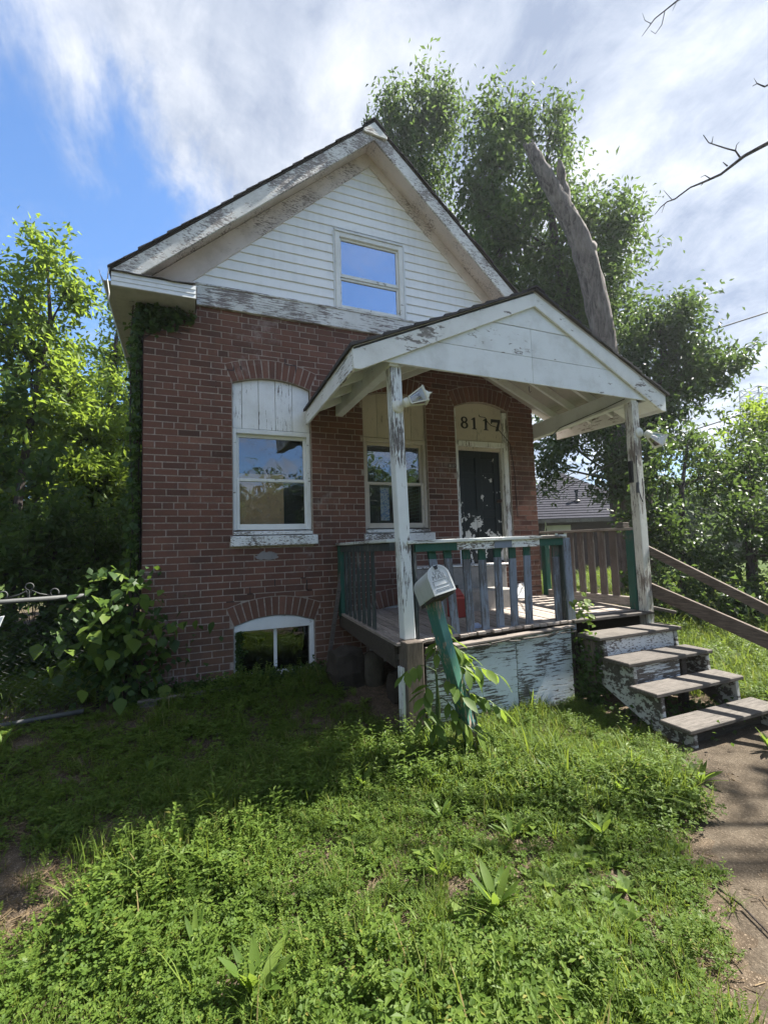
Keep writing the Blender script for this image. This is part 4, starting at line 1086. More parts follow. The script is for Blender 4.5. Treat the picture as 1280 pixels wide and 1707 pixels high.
# mailbox on its leaning post
M['letter'] = plain('letter_tone', (0.22, 0.23, 0.235), 0.6)  # darker tone that makes the raised lettering and frame stand out
mb = thing('mailbox', 'dented pale metal mailbox marked U.S. MAIL on a leaning green post', 'mailbox', (2.34, -2.1, -0.25))
pa, pb = Vector((2.385, -2.10, -0.30)), Vector((2.06, -2.06, 0.945))
up = (pb - pa).normalized()
dr = Vector((0.42, -0.91, 0.0)); dr = (dr - up * dr.dot(up)).normalized(); sr = dr.cross(up)
MB().bar(pa, pb, 0.088, 0.088, dr).build('post', M['mailgreen'], mb, 0.004)
q = pa + sr * 0.052
MB().bar(q - sr * .11 - up * 0.0, q - sr * .11 + up * 0.55, 0.02, 0.085, dr).build('post_side', M['slat_dark'], mb, 0.003)
MB().bar(pa - dr * -.046, pa + dr * .046 + up * 0.28, 0.089, 0.004, dr).build('post_foot', M['wood_z'], mb)
# body axis: points from the back to the door
ax = Vector((-0.185, -0.9335, 0.2926)).normalized(); sx = Vector((0.867, -0.102, 0.223))
sx = (sx - ax * sx.dot(ax)).normalized(); uz = ax.cross(sx); uz = uz if uz.z > 0 else -uz
hw, hh, L = 0.077, 0.118, 0.40
o0 = Vector((1.963, -2.285, 0.988)) + sx * hw - ax * L
def mprof(grow=0.0, n=14):
    P = [(-hw - grow, -grow), (hw + grow, -grow)]
    for i in range(n + 1):
        a = math.pi * i / n; P.append(((hw + grow) * math.cos(a), hh + (hw + grow) * math.sin(a) * 0.98))
    return P
MB().prism(mprof(), lambda x, z, s: tuple(o0 + sx * x + uz * z + ax * (0.0 if s else L))).build('box_body', M['mailbox'], mb, 0.002)
rim = mprof(0.006); inn = mprof(-0.006)
m = MB(); n = len(rim)
vs = [tuple(o0 + sx * x + uz * z + ax * d) for d in (L - .012, L + .012) for x, z in rim] + [tuple(o0 + sx * x + uz * z + ax * (L + .012)) for x, z in inn]
fs = [(i, (i + 1) % n, n + (i + 1) % n, n + i) for i in range(n)] + [(n + i, n + (i + 1) % n, 2 * n + (i + 1) % n, 2 * n + i) for i in range(n)]
m.add(vs, fs, .4).build('door_rim', M['mailbox'], mb)
door = MB().prism(mprof(-0.005), lambda x, z, s: tuple(o0 + sx * x + uz * z + ax * (L + (0.001 if s else .008)))).build('box_door', M['mailbox'], mb)
fr_ = MB()
for x0, x1, z0, z1 in ((-.058, .058, .088, .091), (-.058, .058, .052, .055), (-.058, -.055, .055, .088), (.055, .058, .055, .088), (-.055, .055, .030, .0325), (-.055, .055, .018, .0205)):
    c = o0 + sx * (x0 + x1) / 2 + uz * (z0 + z1) / 2 + ax * (L + .0095)
    fr_.obox(c, sx * (x1 - x0) / 2, ax * .0015, uz * (z1 - z0) / 2, .4)
fr_.build('embossed_frame', M['letter'], door)
m = MB(); c = o0 + uz * .178 + ax * (L + .014); m.obox(c, sx * .010, ax * .008, uz * .010); m.obox(c + uz * .012 - ax * .012, sx * .016, ax * .016, uz * .004); m.build('latch', M['black'], door)
m = MB(); m.lathe(o0 + uz * .155 + ax * (L + .008), ax, [(0, .004), (.003, .003)], 8); m.build('rivet', M['black'], door)
m = MB(); m.obox(o0 - uz * .012 + ax * (L * .52), sx * .074, ax * (L * .47), uz * .011); m.build('base_plate', M['darkwood'], mb)  # board under the box, its dark colour stands for the shadow gap
m = MB(); fo = o0 + sx * (hw + .004) + uz * .08 + ax * .27
m.obox(fo - uz * .0 + ax * -.05, sx * .002, ax * .075, uz * .012); m.obox(fo - ax * .12 + uz * .0, sx * .002, ax * .022, uz * .03); m.build('flag', M['red'], mb)
def emboss(txt, size, cx, z):
    fc = bpy.data.curves.new('lettering', 'FONT'); fc.body = txt; fc.size = size; fc.extrude = 0.0016; fc.align_x = 'CENTER'; fc.space_character = 1.15
    ob = bpy.data.objects.new('lettering', fc); COL.objects.link(ob); bpy.context.view_layer.update()
    me = bpy.data.meshes.new_from_object(ob.evaluated_get(bpy.context.evaluated_depsgraph_get())); bpy.data.objects.remove(ob)
    me.materials.clear(); me.materials.append(M['letter'])
    t = bpy.data.objects.new('embossed_letters', me); COL.objects.link(t); t.parent = door
    mw = Matrix.Translation(o0 + sx * cx + uz * z + ax * (L + .009)) @ Matrix((sx.to_4d(), uz.to_4d(), ax.to_4d(), (0, 0, 0, 1))).transposed()
    mw = Matrix(((sx.x, uz.x, ax.x, 0), (sx.y, uz.y, ax.y, 0), (sx.z, uz.z, ax.z, 0), (0, 0, 0, 1)))
    mw.translation = o0 + sx * cx + uz * z + ax * (L + .009) - mb.location
    t.matrix_local = mw
emboss('U.S.', 0.040, 0.0, 0.132)
emboss('MAIL', 0.044, 0.0, 0.099)

# wall lanterns
def lantern(base, dirn, label, tilt):
    d = Vector(dirn).normalized(); base = Vector(base)
    t = thing('wall_lantern', label, 'lantern', base, 'coach lanterns on the porch posts')
    MB().lathe(base, (0, -1, 0), [(0, .056), (.008, .056), (.016, .047), (.022, .025), (.03, .012), (.032, .001)], 20).build('back_plate', M['lamp'], t, smooth=False)
    p0 = base + Vector((0, -.03, 0)); c0 = p0 + d * .055 + Vector((0, -.02, 0))
    MB().lathe(c0 - d * .03, d, [(0, .02), (.012, .038), (.05, .042), (.055, .03), (.065, .028)], 16).build('socket_cup', M['lamp'], t, smooth=False)
    s = d.cross(Vector(tilt)).normalized(); u = s.cross(d).normalized()
    a0, a1, r0, r1 = .035, .165, .032, .062
    fr = MB(); gl = MB()
    C4 = lambda r: [(-r, -r), (r, -r), (r, r), (-r, r)]
    P = lambda a, x, z: c0 + d * a + s * x + u * z
    for (x0, z0), (x1, z1) in zip(C4(r0), C4(r1)): fr.bar(P(a0, x0, z0), P(a1, x1, z1), .009, .009)
    for rr, aa in ((r0, a0), (r1, a1)):
        k = C4(rr)
        for i in range(4): fr.bar(P(aa, *k[i]), P(aa, *k[(i + 1) % 4]), .009, .010)
    fr.build('lantern_frame', M['lamp'], t)
    k0, k1 = C4(r0 - .002), C4(r1 - .002)
    for i in range(4):
        g_ = MB(); j = (i + 1) % 4
        g_.add([P(a0, *k0[i]), P(a0, *k0[j]), P(a1, *k1[j]), P(a1, *k1[i])], [(0, 1, 2, 3)]); g_.build('pane', M['lamp_glass'], t)
    cp = MB(); cp.obox(P(a1 + .008, 0, 0), d * .006, s * .072, u * .072); cp.build('cap_plate', M['lamp'], t)
    MB().lathe(P(a1 + .014, 0, 0), d, [(0, .052), (.014, .044), (.02, .036), (.032, .026), (.038, .012), (.05, .011), (.056, .006), (.075, .001)], 12).build('finial_cap', M['lamp'], t)
    MB().lathe(P(a0, 0, 0), d, [(0, .014), (.02, .014), (.035, .024), (.065, .026), (.085, .012), (.09, .001)], 12).build('bulb', M['beige'], t, smooth=True)
lantern((2.080, -1.552, 2.545), (0.88, -0.30, 0.37), 'white lantern hanging sideways on the left porch post', (0, 0, 1))
lantern((5.012, -1.572, 2.515), (0.80, -0.30, -0.52), 'white lantern hanging sideways on the right porch post', (0, 0, 1))

# ------------------------------------------------------------------ chain link gate
gate = thing('chain_link_gate', 'galvanised chain link gate with scrolled wire top left of the house', 'gate', (-1.1, -0.38, 0))
def make_gate():
    y = -0.38; x0, x1, z0, z1 = -2.3, -0.40, 0.03, 0.985
    m = MB(); m.tube([(x0, y, z1 - .02), (x1, y, z1 + .015)], .021, 10); m.build('top_rail', M['galv'], gate, smooth=True)
    m = MB(); m.tube([(x0, y - .0, z0 - .03), (-1.0, y, z0 - .02), (x1, y, z0 + .005)], .020, 10); m.build('bottom_rail', M['galv'], gate, smooth=True)
    m = MB(); p = .062; n = int((x1 - x0) / p)
    for i in range(n + 1):
        pts = []; x = x0 + i * p; z = z1 - .03; k = 0
        while z > z0:
            pts.append((x + (p / 2 if k % 2 else -p / 2), y + (.004 if (k + i) % 2 else -.004), z)); z -= p / 2 * 1.05; k += 1
        m.tube(pts, .0021, 3, cap=False)
    m.build('wire_mesh', M['galv'], gate)
    def scroll(cx, s):
        pts = []
        for i in range(15):
            a = R(-70 + 330 * i / 14); r = .030 + .004 * i / 14
            pts.append((cx + s * (.175 - r * math.cos(a) * .9), y, z1 + .058 + r * math.sin(a)))
        pts = pts[::-1]
        tail = [(cx + s * (.175 - .06 + .005), y, z1 + .03), (cx + s * .07, y, z1 + .055), (cx + s * .02, y, z1 + .085), (cx + s * .004, y, z1 + .02)]
        MB().tube(pts[2:] + tail[1:], .0055, 6).build('scroll', M['galv'], gate, smooth=True)
    for c in (-0.80, -1.55):
        scroll(c, 1); scroll(c, -1)
        pts = [(c + .028 * math.cos(a), y, z1 + .118 + .028 * math.sin(a)) for a in [R(-80 + 340 * i / 16) for i in range(17)]]
        MB().tube(pts, .005, 6).build('ring', M['galv'], gate, smooth=True)
        MB().tube([(c, y, z1 - .04), (c, y, z1 + .09)], .006, 6).build('stem', M['galv'], gate)
    MB().hexa([(-1.06, y - .03, .77), (-.985, y - .03, .79), (-.985, y - .02, .79), (-1.06, y - .02, .77), (-1.06, y - .03, .86), (-.955, y - .03, .88), (-.955, y - .02, .88), (-1.06, y - .02, .86)]).build('latch_plate', M['aluminium'], gate, .003)
make_gate()

# ------------------------------------------------------------------ foliage
def leaf_cloud(centers, dirs, size, rng, tones, wide=0.42, fold=0.12):
    """a folded pointed leaf (two triangles) at each centre, its tip along dirs"""
    n = len(centers)
    d = dirs / np.linalg.norm(dirs, axis=1, keepdims=True)
    ref = rng.normal(size=(n, 3)); ref[:, 2] += 0.9
    s = np.cross(d, ref); s /= np.linalg.norm(s, axis=1, keepdims=True) + 1e-9
    u = np.cross(s, d)
    L = size * rng.uniform(0.65, 1.25, (n, 1)); w = L * wide
    b = centers - d * L * 0.45; t = centers + d * L * 0.55
    l = centers + s * w * 0.5 + u * L * fold; r = centers - s * w * 0.5 + u * L * fold
    v = np.stack([b, l, t, r], 1).reshape(-1, 3)
    k = np.arange(n)[:, None] * 4
    f = np.concatenate([k + [[0, 2, 1]], k + [[0, 3, 2]]], 1).reshape(-1, 3)
    return v, f, np.repeat(tones, 2)

def crown_leaves(blobs, per, size, seed, spray=(0.25, 0.45), droop=0.5, dens_pow=0.45, tone_bias=0.0, leaf_out=28, wide=0.42):
    rng = np.random.default_rng(seed); C = []; D = []; T = []; subs = []
    for (x, y, z, rh, rv) in blobs:
        nsub = max(5, int(per * (rh * rh * rv) ** 0.6))
        dd = rng.normal(size=(nsub, 3)); dd /= np.linalg.norm(dd, axis=1, keepdims=True)
        rad = rng.uniform(0, 1, (nsub, 1)) ** dens_pow * np.where(rng.random((nsub, 1)) < .16, rng.uniform(1.1, 1.5, (nsub, 1)), rng.uniform(0.7, 1.12, (nsub, 1)))
        sc = np.array([x, y, z]) + dd * rad * np.array([rh, rh, rv])
        for c, o in zip(sc, dd):
            ax = o + rng.normal(size=3) * 0.5 + np.array([0, 0, 0.35]); ax /= np.linalg.norm(ax)
            ln = rng.uniform(*spray); m = int(leaf_out * rng.uniform(0.6, 1.35))
            t = rng.uniform(-0.5, 0.7, (m, 1))
            p = c + ax * t * ln + rng.normal(size=(m, 3)) * ln * 0.26
            dl = ax * 0.5 + rng.normal(size=(m, 3)) * 0.65; dl[:, 2] -= droop
            C.append(p); D.append(dl)
            T.append(np.clip(rng.normal(0.45 + tone_bias, 0.12) + rng.normal(0, 0.17, m), 0, 1))
            subs.append((c, ax))
    return leaf_cloud(np.concatenate(C), np.concatenate(D), size, rng, np.concatenate(T), wide), subs

def make_tree(name, label, cat, base, trunk, rad, blobs, per, size, mat, bark, seed, group=None, limb=0.05, twigs=0.5, **kw):
    t = thing(name, label, cat, base, group)
    r = random.Random(seed)
    m = MB(); m.tube(trunk, rad, 9)
    (v, f, tn), subs = crown_leaves(blobs, per, size, seed, **kw)
    tp = [Vector(p) for p in trunk]
    for bl in blobs:
        c = Vector(bl[:3])
        k = min(range(len(tp)), key=lambda i: (tp[i] - c).length + max(0, tp[i].z - c.z) * 1.5 + (0.6 if i == 0 else 0))
        a = tp[k]; mid = a.lerp(c, 0.5) + Vector((r.uniform(-.2, .2), r.uniform(-.2, .2), r.uniform(0, .3))) * (c - a).length * .35
        rr = min(rad[k] * 0.55, limb)
        m.tube([a, a.lerp(mid, .5) + Vector((0, 0, .03)), mid, c], [rr, rr * .8, rr * .6, rr * .25], 6, cap=False)
        near = [s for s in subs if (Vector(s[0]) - c).length < max(bl[3], bl[4]) * 1.2]
        for s, ax in near:
            if r.random() > twigs: continue
            s = Vector(s); q = c.lerp(mid, r.uniform(0, .5))
            h = q.lerp(s, .55) + Vector((r.uniform(-.06, .06), r.uniform(-.06, .06), r.uniform(-.02, .08)))
            m.tube([q, h, s + Vector(ax) * .12], [rr * .25, rr * .17, rr * .07], 4, cap=False)
    m.build('trunk', bark, t, smooth=True)
    tris_mesh('crown', v, f, tn, mat, t)
    return t

gA = 'tall leafy trees behind the house'
make_tree('leafy_tree', 'tall tree with narrow drooping leaves rising behind the roof peak', 'tree', (6.9, 6.4, -.1),
          [(6.9, 6.4, -.2), (6.95, 6.4, 4), (6.9, 6.4, 9), (6.85, 6.4, 12.2), (6.9, 6.2, 14)], [.22, .2, .15, .07, .02],
          [(6.69, 6.33, 13.95, 1.15, .9), (6.03, 6.64, 13.6, .7, .85), (7.55, 5.94, 14.05, .6, .8), (6.86, 6.4, 12.46, .85, 1.0), (7.35, 5.96, 14.6, .4, .5), (6.1, 6.55, 14.6, .28, .45), (6.9, 6.4, 11.2, .8, .8)],
          68, .18, M['leaf_mid'], M['bark_dark'], 11, gA, leaf_out=36, spray=(.4, .8), droop=.75, wide=.36)
make_tree('leafy_tree', 'broad leafy tree filling the sky behind the bare dead trunk', 'tree', (11.9, 4.35, -.1),
          [(11.9, 4.35, -.2), (11.75, 4.4, 4), (11.0, 4.6, 7.0), (10.2, 4.6, 9.6), (9.8, 4.4, 12)], [.28, .24, .2, .13, .05],
          [(8.23, 4.75, 12.0, .8, 1.1), (8.85, 4.6, 12.8, .65, .65), (9.99, 4.1, 12.7, .34, .9), (10.1, 4.05, 13.5, .2, .45), (8.2, 4.7, 13.3, .35, .5), (9.2, 4.5, 13.3, .35, .35), (7.85, 5.02, 10.87, .6, .95), (8.73, 5.05, 9.96, 1.35, 1.45), (9.8, 4.7, 11.3, .85, .95), (10.53, 4.8, 8.65, 1.3, 1.5), (10.83, 4.2, 10.5, .85, .7), (11.5, 3.5, 10.1, .62, .62), (11.45, 4.1, 9.3, 1.1, .95), (11.4, 4.5, 7.93, 1.3, 1.2), (9.3, 5.3, 8.0, 1.25, 1.1), (8.2, 5.6, 8.4, 1.0, .9)],
          78, .18, M['leaf_mid'], M['bark_dark'], 12, gA, leaf_out=38, spray=(.45, .85), droop=.65, wide=.4)
make_tree('leafy_tree', 'darker leafy tree right of the porch roof with ragged branch tips', 'tree', (10.9, 2.9, -.1),
          [(10.9, 2.9, -.2), (10.8, 2.85, 2.2), (10.9, 2.6, 4.0), (11.2, 2.4, 5.8)], [.16, .14, .1, .04],
          [(11.19, 2.5, 6.6, .85, .7), (11.75, 2.1, 7.0, .4, .35), (10.58, 2.75, 5.75, .85, .85), (11.5, 2.3, 5.1, .95, .8), (12.0, 1.8, 5.3, .6, .5), (12.5, 1.5, 5.55, .34, .22), (10.53, 2.3, 4.28, .8, .5), (9.33, 2.7, 4.1, .75, .6), (8.55, 3.1, 3.7, .6, .5), (8.0, 3.1, 3.1, .35, .5), (10.14, 2.5, 3.55, .65, .45), (9.0, 2.2, 3.1, .45, .4), (8.9, 2.1, 2.5, .35, .35), (9.6, 2.1, 2.9, .4, .4), (11.67, 2.2, 6.0, .7, .65)],
          92, .155, M['leaf_dark'], M['bark_dark'], 13, gA, leaf_out=32, spray=(.35, .7), droop=.5)

# the cut dead trunk
dt = thing('dead_tree', 'thick bare grey dead tree trunk leaning left with a sawn forked top', 'tree', (9.9, 2.7, -.2))
m = MB()
tp = [(9.95, 2.7, -.35), (9.88, 2.68, .8), (9.80, 2.66, 2.4), (9.73, 2.63, 3.9), (9.49, 2.56, 5.86), (9.25, 2.57, 7.2), (9.03, 2.58, 8.1), (8.86, 2.59, 8.55), (8.50, 2.70, 9.3), (8.18, 2.79, 9.95), (7.95, 2.84, 10.4), (7.80, 2.9, 10.72)]
tr_ = [.40, .33, .30, .29, .27, .26, .27, .225, .20, .18, .14, .115]
m.tube(tp, tr_, 16)
for k in range(9):
    a_ = k * .7; m.tube([Vector(tp[-2]) + Vector((.09 * math.cos(a_), .09 * math.sin(a_), .05)), Vector(tp[-1]) + Vector((.10 * math.cos(a_), .10 * math.sin(a_), rnd.uniform(-.02, .16)))], [.05, .012], 5)
m.tube([(8.66, 2.66, 9.0), (8.56, 2.64, 9.6), (8.50, 2.62, 10.0), (8.44, 2.60, 10.35)], [.15, .12, .09, .04], 10)
o = m.build('trunk', M['bark'], dt, smooth=True)
sb = o.modifiers.new('rough', 'SUBSURF'); sb.levels = 1; sb.render_levels = 2
tx = bpy.data.textures.new('bark_relief', 'CLOUDS'); tx.noise_scale = 0.16; tx.noise_depth = 5
dm = o.modifiers.new('relief', 'DISPLACE'); dm.texture = tx; dm.strength = 0.12; dm.texture_coords = 'LOCAL'
m = MB(); m.tube([(8.94, 2.50, 8.0), (9.08, 2.44, 8.16), (9.15, 2.42, 8.24)], [.15, .15, .10], 10); m.build('branch_stub', M['bark'], dt, smooth=True)

# trees left of the house
gL = 'green trees left of the house'
make_tree('leafy_tree', 'tall bright green tree at the left edge with a dark leaning stem', 'tree', (-2.45, 5.3, 0),
          [(-2.5, 5.33, -.2), (-2.48, 5.3, 1.7), (-2.18, 5.1, 4.1), (-1.98, 5.3, 5.8), (-2.05, 5.23, 7.2)], [.09, .08, .06, .04, .015],
          [(-2.09, 5.23, 7.25, .36, .55), (-1.65, 5.09, 6.4, .5, .45), (-2.51, 5.49, 6.32, .6, .6), (-2.24, 5.46, 5.27, .9, .75), (-2.5, 5.13, 3.98, .65, .8), (-1.65, 5.2, 4.45, .6, .75), (-3.3, 5.4, 5.5, .9, 1.0), (-1.2, 6.0, 3.0, .55, .6), (-2.0, 5.9, 2.9, .8, .7), (-3.2, 5.6, 2.6, .9, .9), (-3.4, 5.3, 3.8, .9, .9)],
          110, .15, M['leaf_light'], M['bark_dark'], 21, gL, limb=.03, droop=.35)
make_tree('leafy_tree', 'pale yellow-green tree between the left trees and the gutter', 'tree', (-1.6, 9.3, 0),
          [(-1.6, 9.4, -.2), (-1.6, 9.35, 3), (-1.45, 9.3, 6), (-1.3, 9.2, 8)], [.14, .12, .08, .02],
          [(-1.42, 9.34, 6.7, .6, 1.1), (-1.72, 9.61, 5.1, .95, 1.1), (-1.19, 9.13, 8.0, .42, .6), (-1.84, 8.73, 3.33, 1.0, .9), (-1.12, 8.93, 3.7, .5, 1.0), (-.9, 9.4, 5.4, .5, .7), (-2.9, 9.4, 4.6, .9, .9), (-.75, 9.0, 2.3, .5, .8), (-.8, 7.4, 3.3, .45, .8), (-1.6, 7.2, 4.2, 1.0, 1.0), (-.75, 8.2, 4.6, .4, .9), (-1.4, 6.8, 2.4, .8, .7), (-2.8, 7.4, 3.4, .9, .9)],
          110, .16, M['leaf_light'], M['bark_dark'], 22, gL, limb=.04, droop=.3, tone_bias=.14)
make_tree('leafy_tree', 'near leafy sapling with large leaves at the left edge above the gate', 'tree', (-1.5, .5, 0),
          [(-1.55, .5, -.2), (-1.5, .47, 1.2), (-1.4, .45, 2.2), (-1.3, .42, 3.1)], [.035, .03, .02, .008],
          [(-1.24, .4, 3.05, .22, .22), (-1.2, .45, 2.4, .3, .36), (-1.44, .41, 2.7, .3, .45), (-1.04, .84, 2.15, .28, .28), (-1.7, .6, 2.1, .5, .5), (-1.5, .5, 1.6, .35, .3)],
          95, .115, M['leaf_mid'], M['bark_dark'], 23, gL, limb=.014, spray=(.15, .3), droop=.4, leaf_out=16, wide=.55)
make_tree('shrub', 'dark bushy shrub behind the chain link gate', 'shrub', (-1.3, 2.4, 0),
          [(-1.3, 2.4, -.2), (-1.25, 2.4, .8), (-1.2, 2.4, 1.6)], [.06, .05, .02],
          [(-1.28, 2.62, 1.76, .8, .5), (-1.42, 1.62, 1.25, .6, .4), (-.67, 2.93, 1.41, .45, .6), (-1.01, 2.02, 1.0, .65, .35), (-.54, 3.92, 2.02, .4, .6), (-2.0, 2.4, 1.4, .7, .6), (-1.2, 1.3, .45, .7, .4), (-.6, 1.6, .5, .45, .45), (-2.2, 1.2, .8, .8, .7), (-.45, 2.6, .6, .4, .6)],
          110, .11, M['leaf_mid'], M['bark_dark'], 24, None, limb=.02, spray=(.18, .32), droop=.3, wide=.5)
make_tree('shrub', 'tall dark shrub along the left side wall beyond the ivy', 'shrub', (-1.3, 6.4, 0),
          [(-1.3, 6.4, -.2), (-1.3, 6.4, 1.2), (-1.3, 6.4, 2.6)], [.07, .05, .02],
          [(-1.3, 6.4, 2.3, .9, .9), (-1.9, 6.0, 1.3, .9, 1.0), (-.75, 6.3, 1.2, .5, 1.0), (-3.2, 6.6, 2.2, 1.0, 1.2), (-1.2, 5.2, .7, .8, .7)],
          110, .12, M['leaf_mid'], M['bark_dark'], 25, None, limb=.03, droop=.3, wide=.5)

# shrubs and trees right of the porch
gR = 'leafy shrubs right of the porch'
make_tree('shrub', 'dense dark shrub with glossy leaves directly right of the porch post', 'shrub', (8.0, .2, -.1),
          [(8.0, .2, -.3), (8.1, .2, 1.0), (8.4, .3, 2.2), (8.8, .4, 3.0)], [.07, .06, .04, .015],
          [(9.22, .71, 3.2, .6, .35), (7.95, .35, 2.3, .4, .65), (9.13, .35, 2.45, .7, .6), (7.83, .1, 1.3, .7, .7), (7.1, 0.0, .42, .45, .5), (8.5, .0, .6, .7, .6), (7.4, .4, 1.6, .35, .5)],
          95, .105, M['leaf_dark'], M['bark_dark'], 31, gR, limb=.025, spray=(.18, .36), droop=.25, wide=.5)
make_tree('shrub', 'wide leafy shrub at the right edge behind the handrail', 'shrub', (8.8, -.4, -.1),
          [(8.8, -.4, -.3), (8.9, -.4, 1.0), (9.3, -.2, 2.0), (9.9, 0, 2.7)], [.07, .06, .04, .015],
          [(9.78, -.01, 2.5, .6, .6), (8.85, -.45, 1.5, .62, .7), (8.4, -.75, .47, .5, .5), (7.75, -.45, .4, .5, .5), (10.7, .1, 2.95, .6, .55), (9.6, -.9, .8, .7, .7), (9.6, -.6, 1.8, .6, .6)],
          95, .105, M['leaf_dark'], M['bark_dark'], 32, gR, limb=.025, spray=(.18, .36), droop=.25, wide=.5)
make_tree('leafy_tree', 'small pale green tree above the shrubs at the right edge', 'tree', (11.8, 1.2, -.1),
          [(11.8, 1.2, -.3), (11.8, 1.1, 1.6), (11.6, .9, 3.2)], [.08, .06, .02],
          [(11.49, .8, 3.7, .55, .5), (11.9, .6, 3.3, .7, .7), (10.6, 1.1, 3.0, .6, .45), (12.3, .8, 4.0, .5, .5), (11.2, .9, 2.7, .8, .6)],
          80, .12, M['leaf_light'], M['bark_dark'], 33, None, limb=.03, spray=(.2, .4), droop=.3)

# a half dead street tree to the right of the picture; only its bare twigs reach into it
bt_ = thing('bare_tree', 'street tree whose bare dark twigs reach in from the upper right', 'tree', (9.6, -4.6, -.3))
m = MB()
m.tube([(9.6, -4.6, -.5), (9.6, -4.6, 2.0), (9.55, -4.65, 4.3), (9.6, -4.8, 6.0), (9.8, -5.0, 9.2)], [.2, .17, .14, .10, .03], 10)
m.tube([(9.58, -4.75, 5.4), (9.3, -3.6, 8.2), (9.1, -2.5, 10.3)], [.05, .03, .01], 6)
m.tube([(9.55, -4.7, 4.6), (9.0, -4.1, 5.5)], [.022, .022], 7)
m.tube([(9.58, -4.75, 5.6), (8.7, -3.9, 6.8)], [.02, .02], 7)
m.tube([(9.55, -4.7, 4.4), (8.8, -4.0, 5.2)], [.02, .02], 7)
m.tube([(9.58, -4.75, 5.5), (8.6, -3.8, 6.4)], [.02, .02], 7)
S = lambda p, k=1.25: tuple(CAM + (Vector(p) - CAM) * k)
main = [(9.0, -4.05, 5.7), (7.6, -3.05, 6.05), (6.6, -2.72, 5.75), S((6.11, -2.51, 5.51), 1.0)]
br = [(8.9, -4.05, 5.6), (7.4, -3.1, 5.9), (6.11, -2.51, 5.51), (5.86, -2.40, 5.37), (5.64, -2.28, 5.19), (5.50, -2.20, 5.13), (5.34, -2.14, 5.06), (5.20, -2.06, 4.95), (5.12, -2.03, 4.92), (5.05, -2.0, 4.86), (4.99, -1.97, 4.78)]
m.tube(br, [.026, .024, .021, .018, .013, .011, .008, .0075, .006, .005, .002], 7)
def twig(pts, r0): m.tube(pts, [r0 * (1 - .6 * i / (len(pts) - 1)) for i in range(len(pts))], 5)
twig([(5.82, -2.38, 5.36), (5.79, -2.36, 5.44), (5.70, -2.33, 5.46), (5.61, -2.29, 5.50), (5.52, -2.26, 5.53), (5.49, -2.25, 5.58), (5.475, -2.24, 5.62)], .009)
twig([(5.79, -2.36, 5.44), (5.80, -2.37, 5.50), (5.835, -2.38, 5.54)], .006)
twig([(5.55, -2.27, 5.52), (5.57, -2.28, 5.60)], .006)
twig([(5.70, -2.32, 5.27), (5.66, -2.30, 5.32)], .008)
twig([(5.55, -2.23, 5.15), (5.49, -2.21, 5.19), (5.45, -2.19, 5.17)], .006)
twig([(5.48, -2.19, 5.11), (5.45, -2.18, 5.08)], .005)
twig([(5.17, -2.05, 4.94), (5.12, -2.03, 5.01), (5.09, -2.02, 5.05)], .004)
twig([(5.10, -2.02, 4.91), (5.06, -2.0, 4.80)], .004)
b2 = [(8.7, -3.9, 6.8), (7.0, -3.1, 7.6), (5.8, -2.5, 7.35), (5.22, -2.26, 7.06), (5.12, -2.2, 6.98), (5.0, -2.14, 6.88), (4.93, -2.11, 6.78), (4.86, -2.08, 6.68)]
m.tube(b2, [.02, .018, .015, .009, .007, .006, .004, .002], 6)
twig([(5.10, -2.19, 6.96), (5.06, -2.17, 6.80), (4.99, -2.14, 6.70), (4.95, -2.12, 6.74)], .005)
twig([(4.96, -2.12, 6.83), (4.90, -2.1, 6.86), (4.885, -2.09, 6.95)], .004)
twig([(5.20, -2.25, 7.03), (5.16, -2.23, 6.94)], .004)
b3 = [(8.6, -3.8, 6.4), (7.2, -3.1, 6.6), (6.3, -2.6, 6.25), (6.12, -2.52, 6.15), (6.05, -2.49, 6.19), (6.0, -2.47, 6.16)]
m.tube(b3, [.02, .016, .012, .008, .006, .003], 6)
twig([(6.05, -2.49, 6.19), (6.02, -2.48, 6.25)], .004)
m.tube([(8.8, -4.0, 5.2), (7.6, -3.4, 5.7), (6.6, -2.9, 5.75), (6.25, -2.6, 5.66), (6.17, -2.55, 5.74)], [.02, .016, .012, .006, .003], 6)
m.build('trunk', M['bark_dark'], bt_, smooth=True)
blobs = [(9.7, -4.5, 7.3, .55, .3), (10.3, -3.9, 7.6, .5, .3), (9.3, -5.0, 7.4, .5, .25), (10.6, -4.7, 7.9, .55, .3), (9.0, -4.7, 7.0, .4, .25), (10.2, -3.5, 7.3, .35, .25)]
shade_blobs = [(X_ + 8.76 + .25 * (i % 2), -2.22 - .05 * (i % 3), 10.2 + .3 * (i % 2), .33, .30) for i, X_ in enumerate((-1.35, -1.0, -.65, -.3, .05, .38, .68, .95))]  # unseen leaf clumps added to cast shade on the left lawn
(v, f, tn), _ = crown_leaves(blobs, 34, .15, 41, spray=(.2, .4), droop=.4, leaf_out=18)
(v2, f2, tn2), _ = crown_leaves(shade_blobs, 520, .15, 42, spray=(.14, .24), droop=.4, leaf_out=26)
f = np.concatenate([f, f2 + len(v)]); v = np.concatenate([v, v2]); tn = np.concatenate([tn, tn2])
tris_mesh('crown', v, f, tn, M['leaf_mid'], bt_)

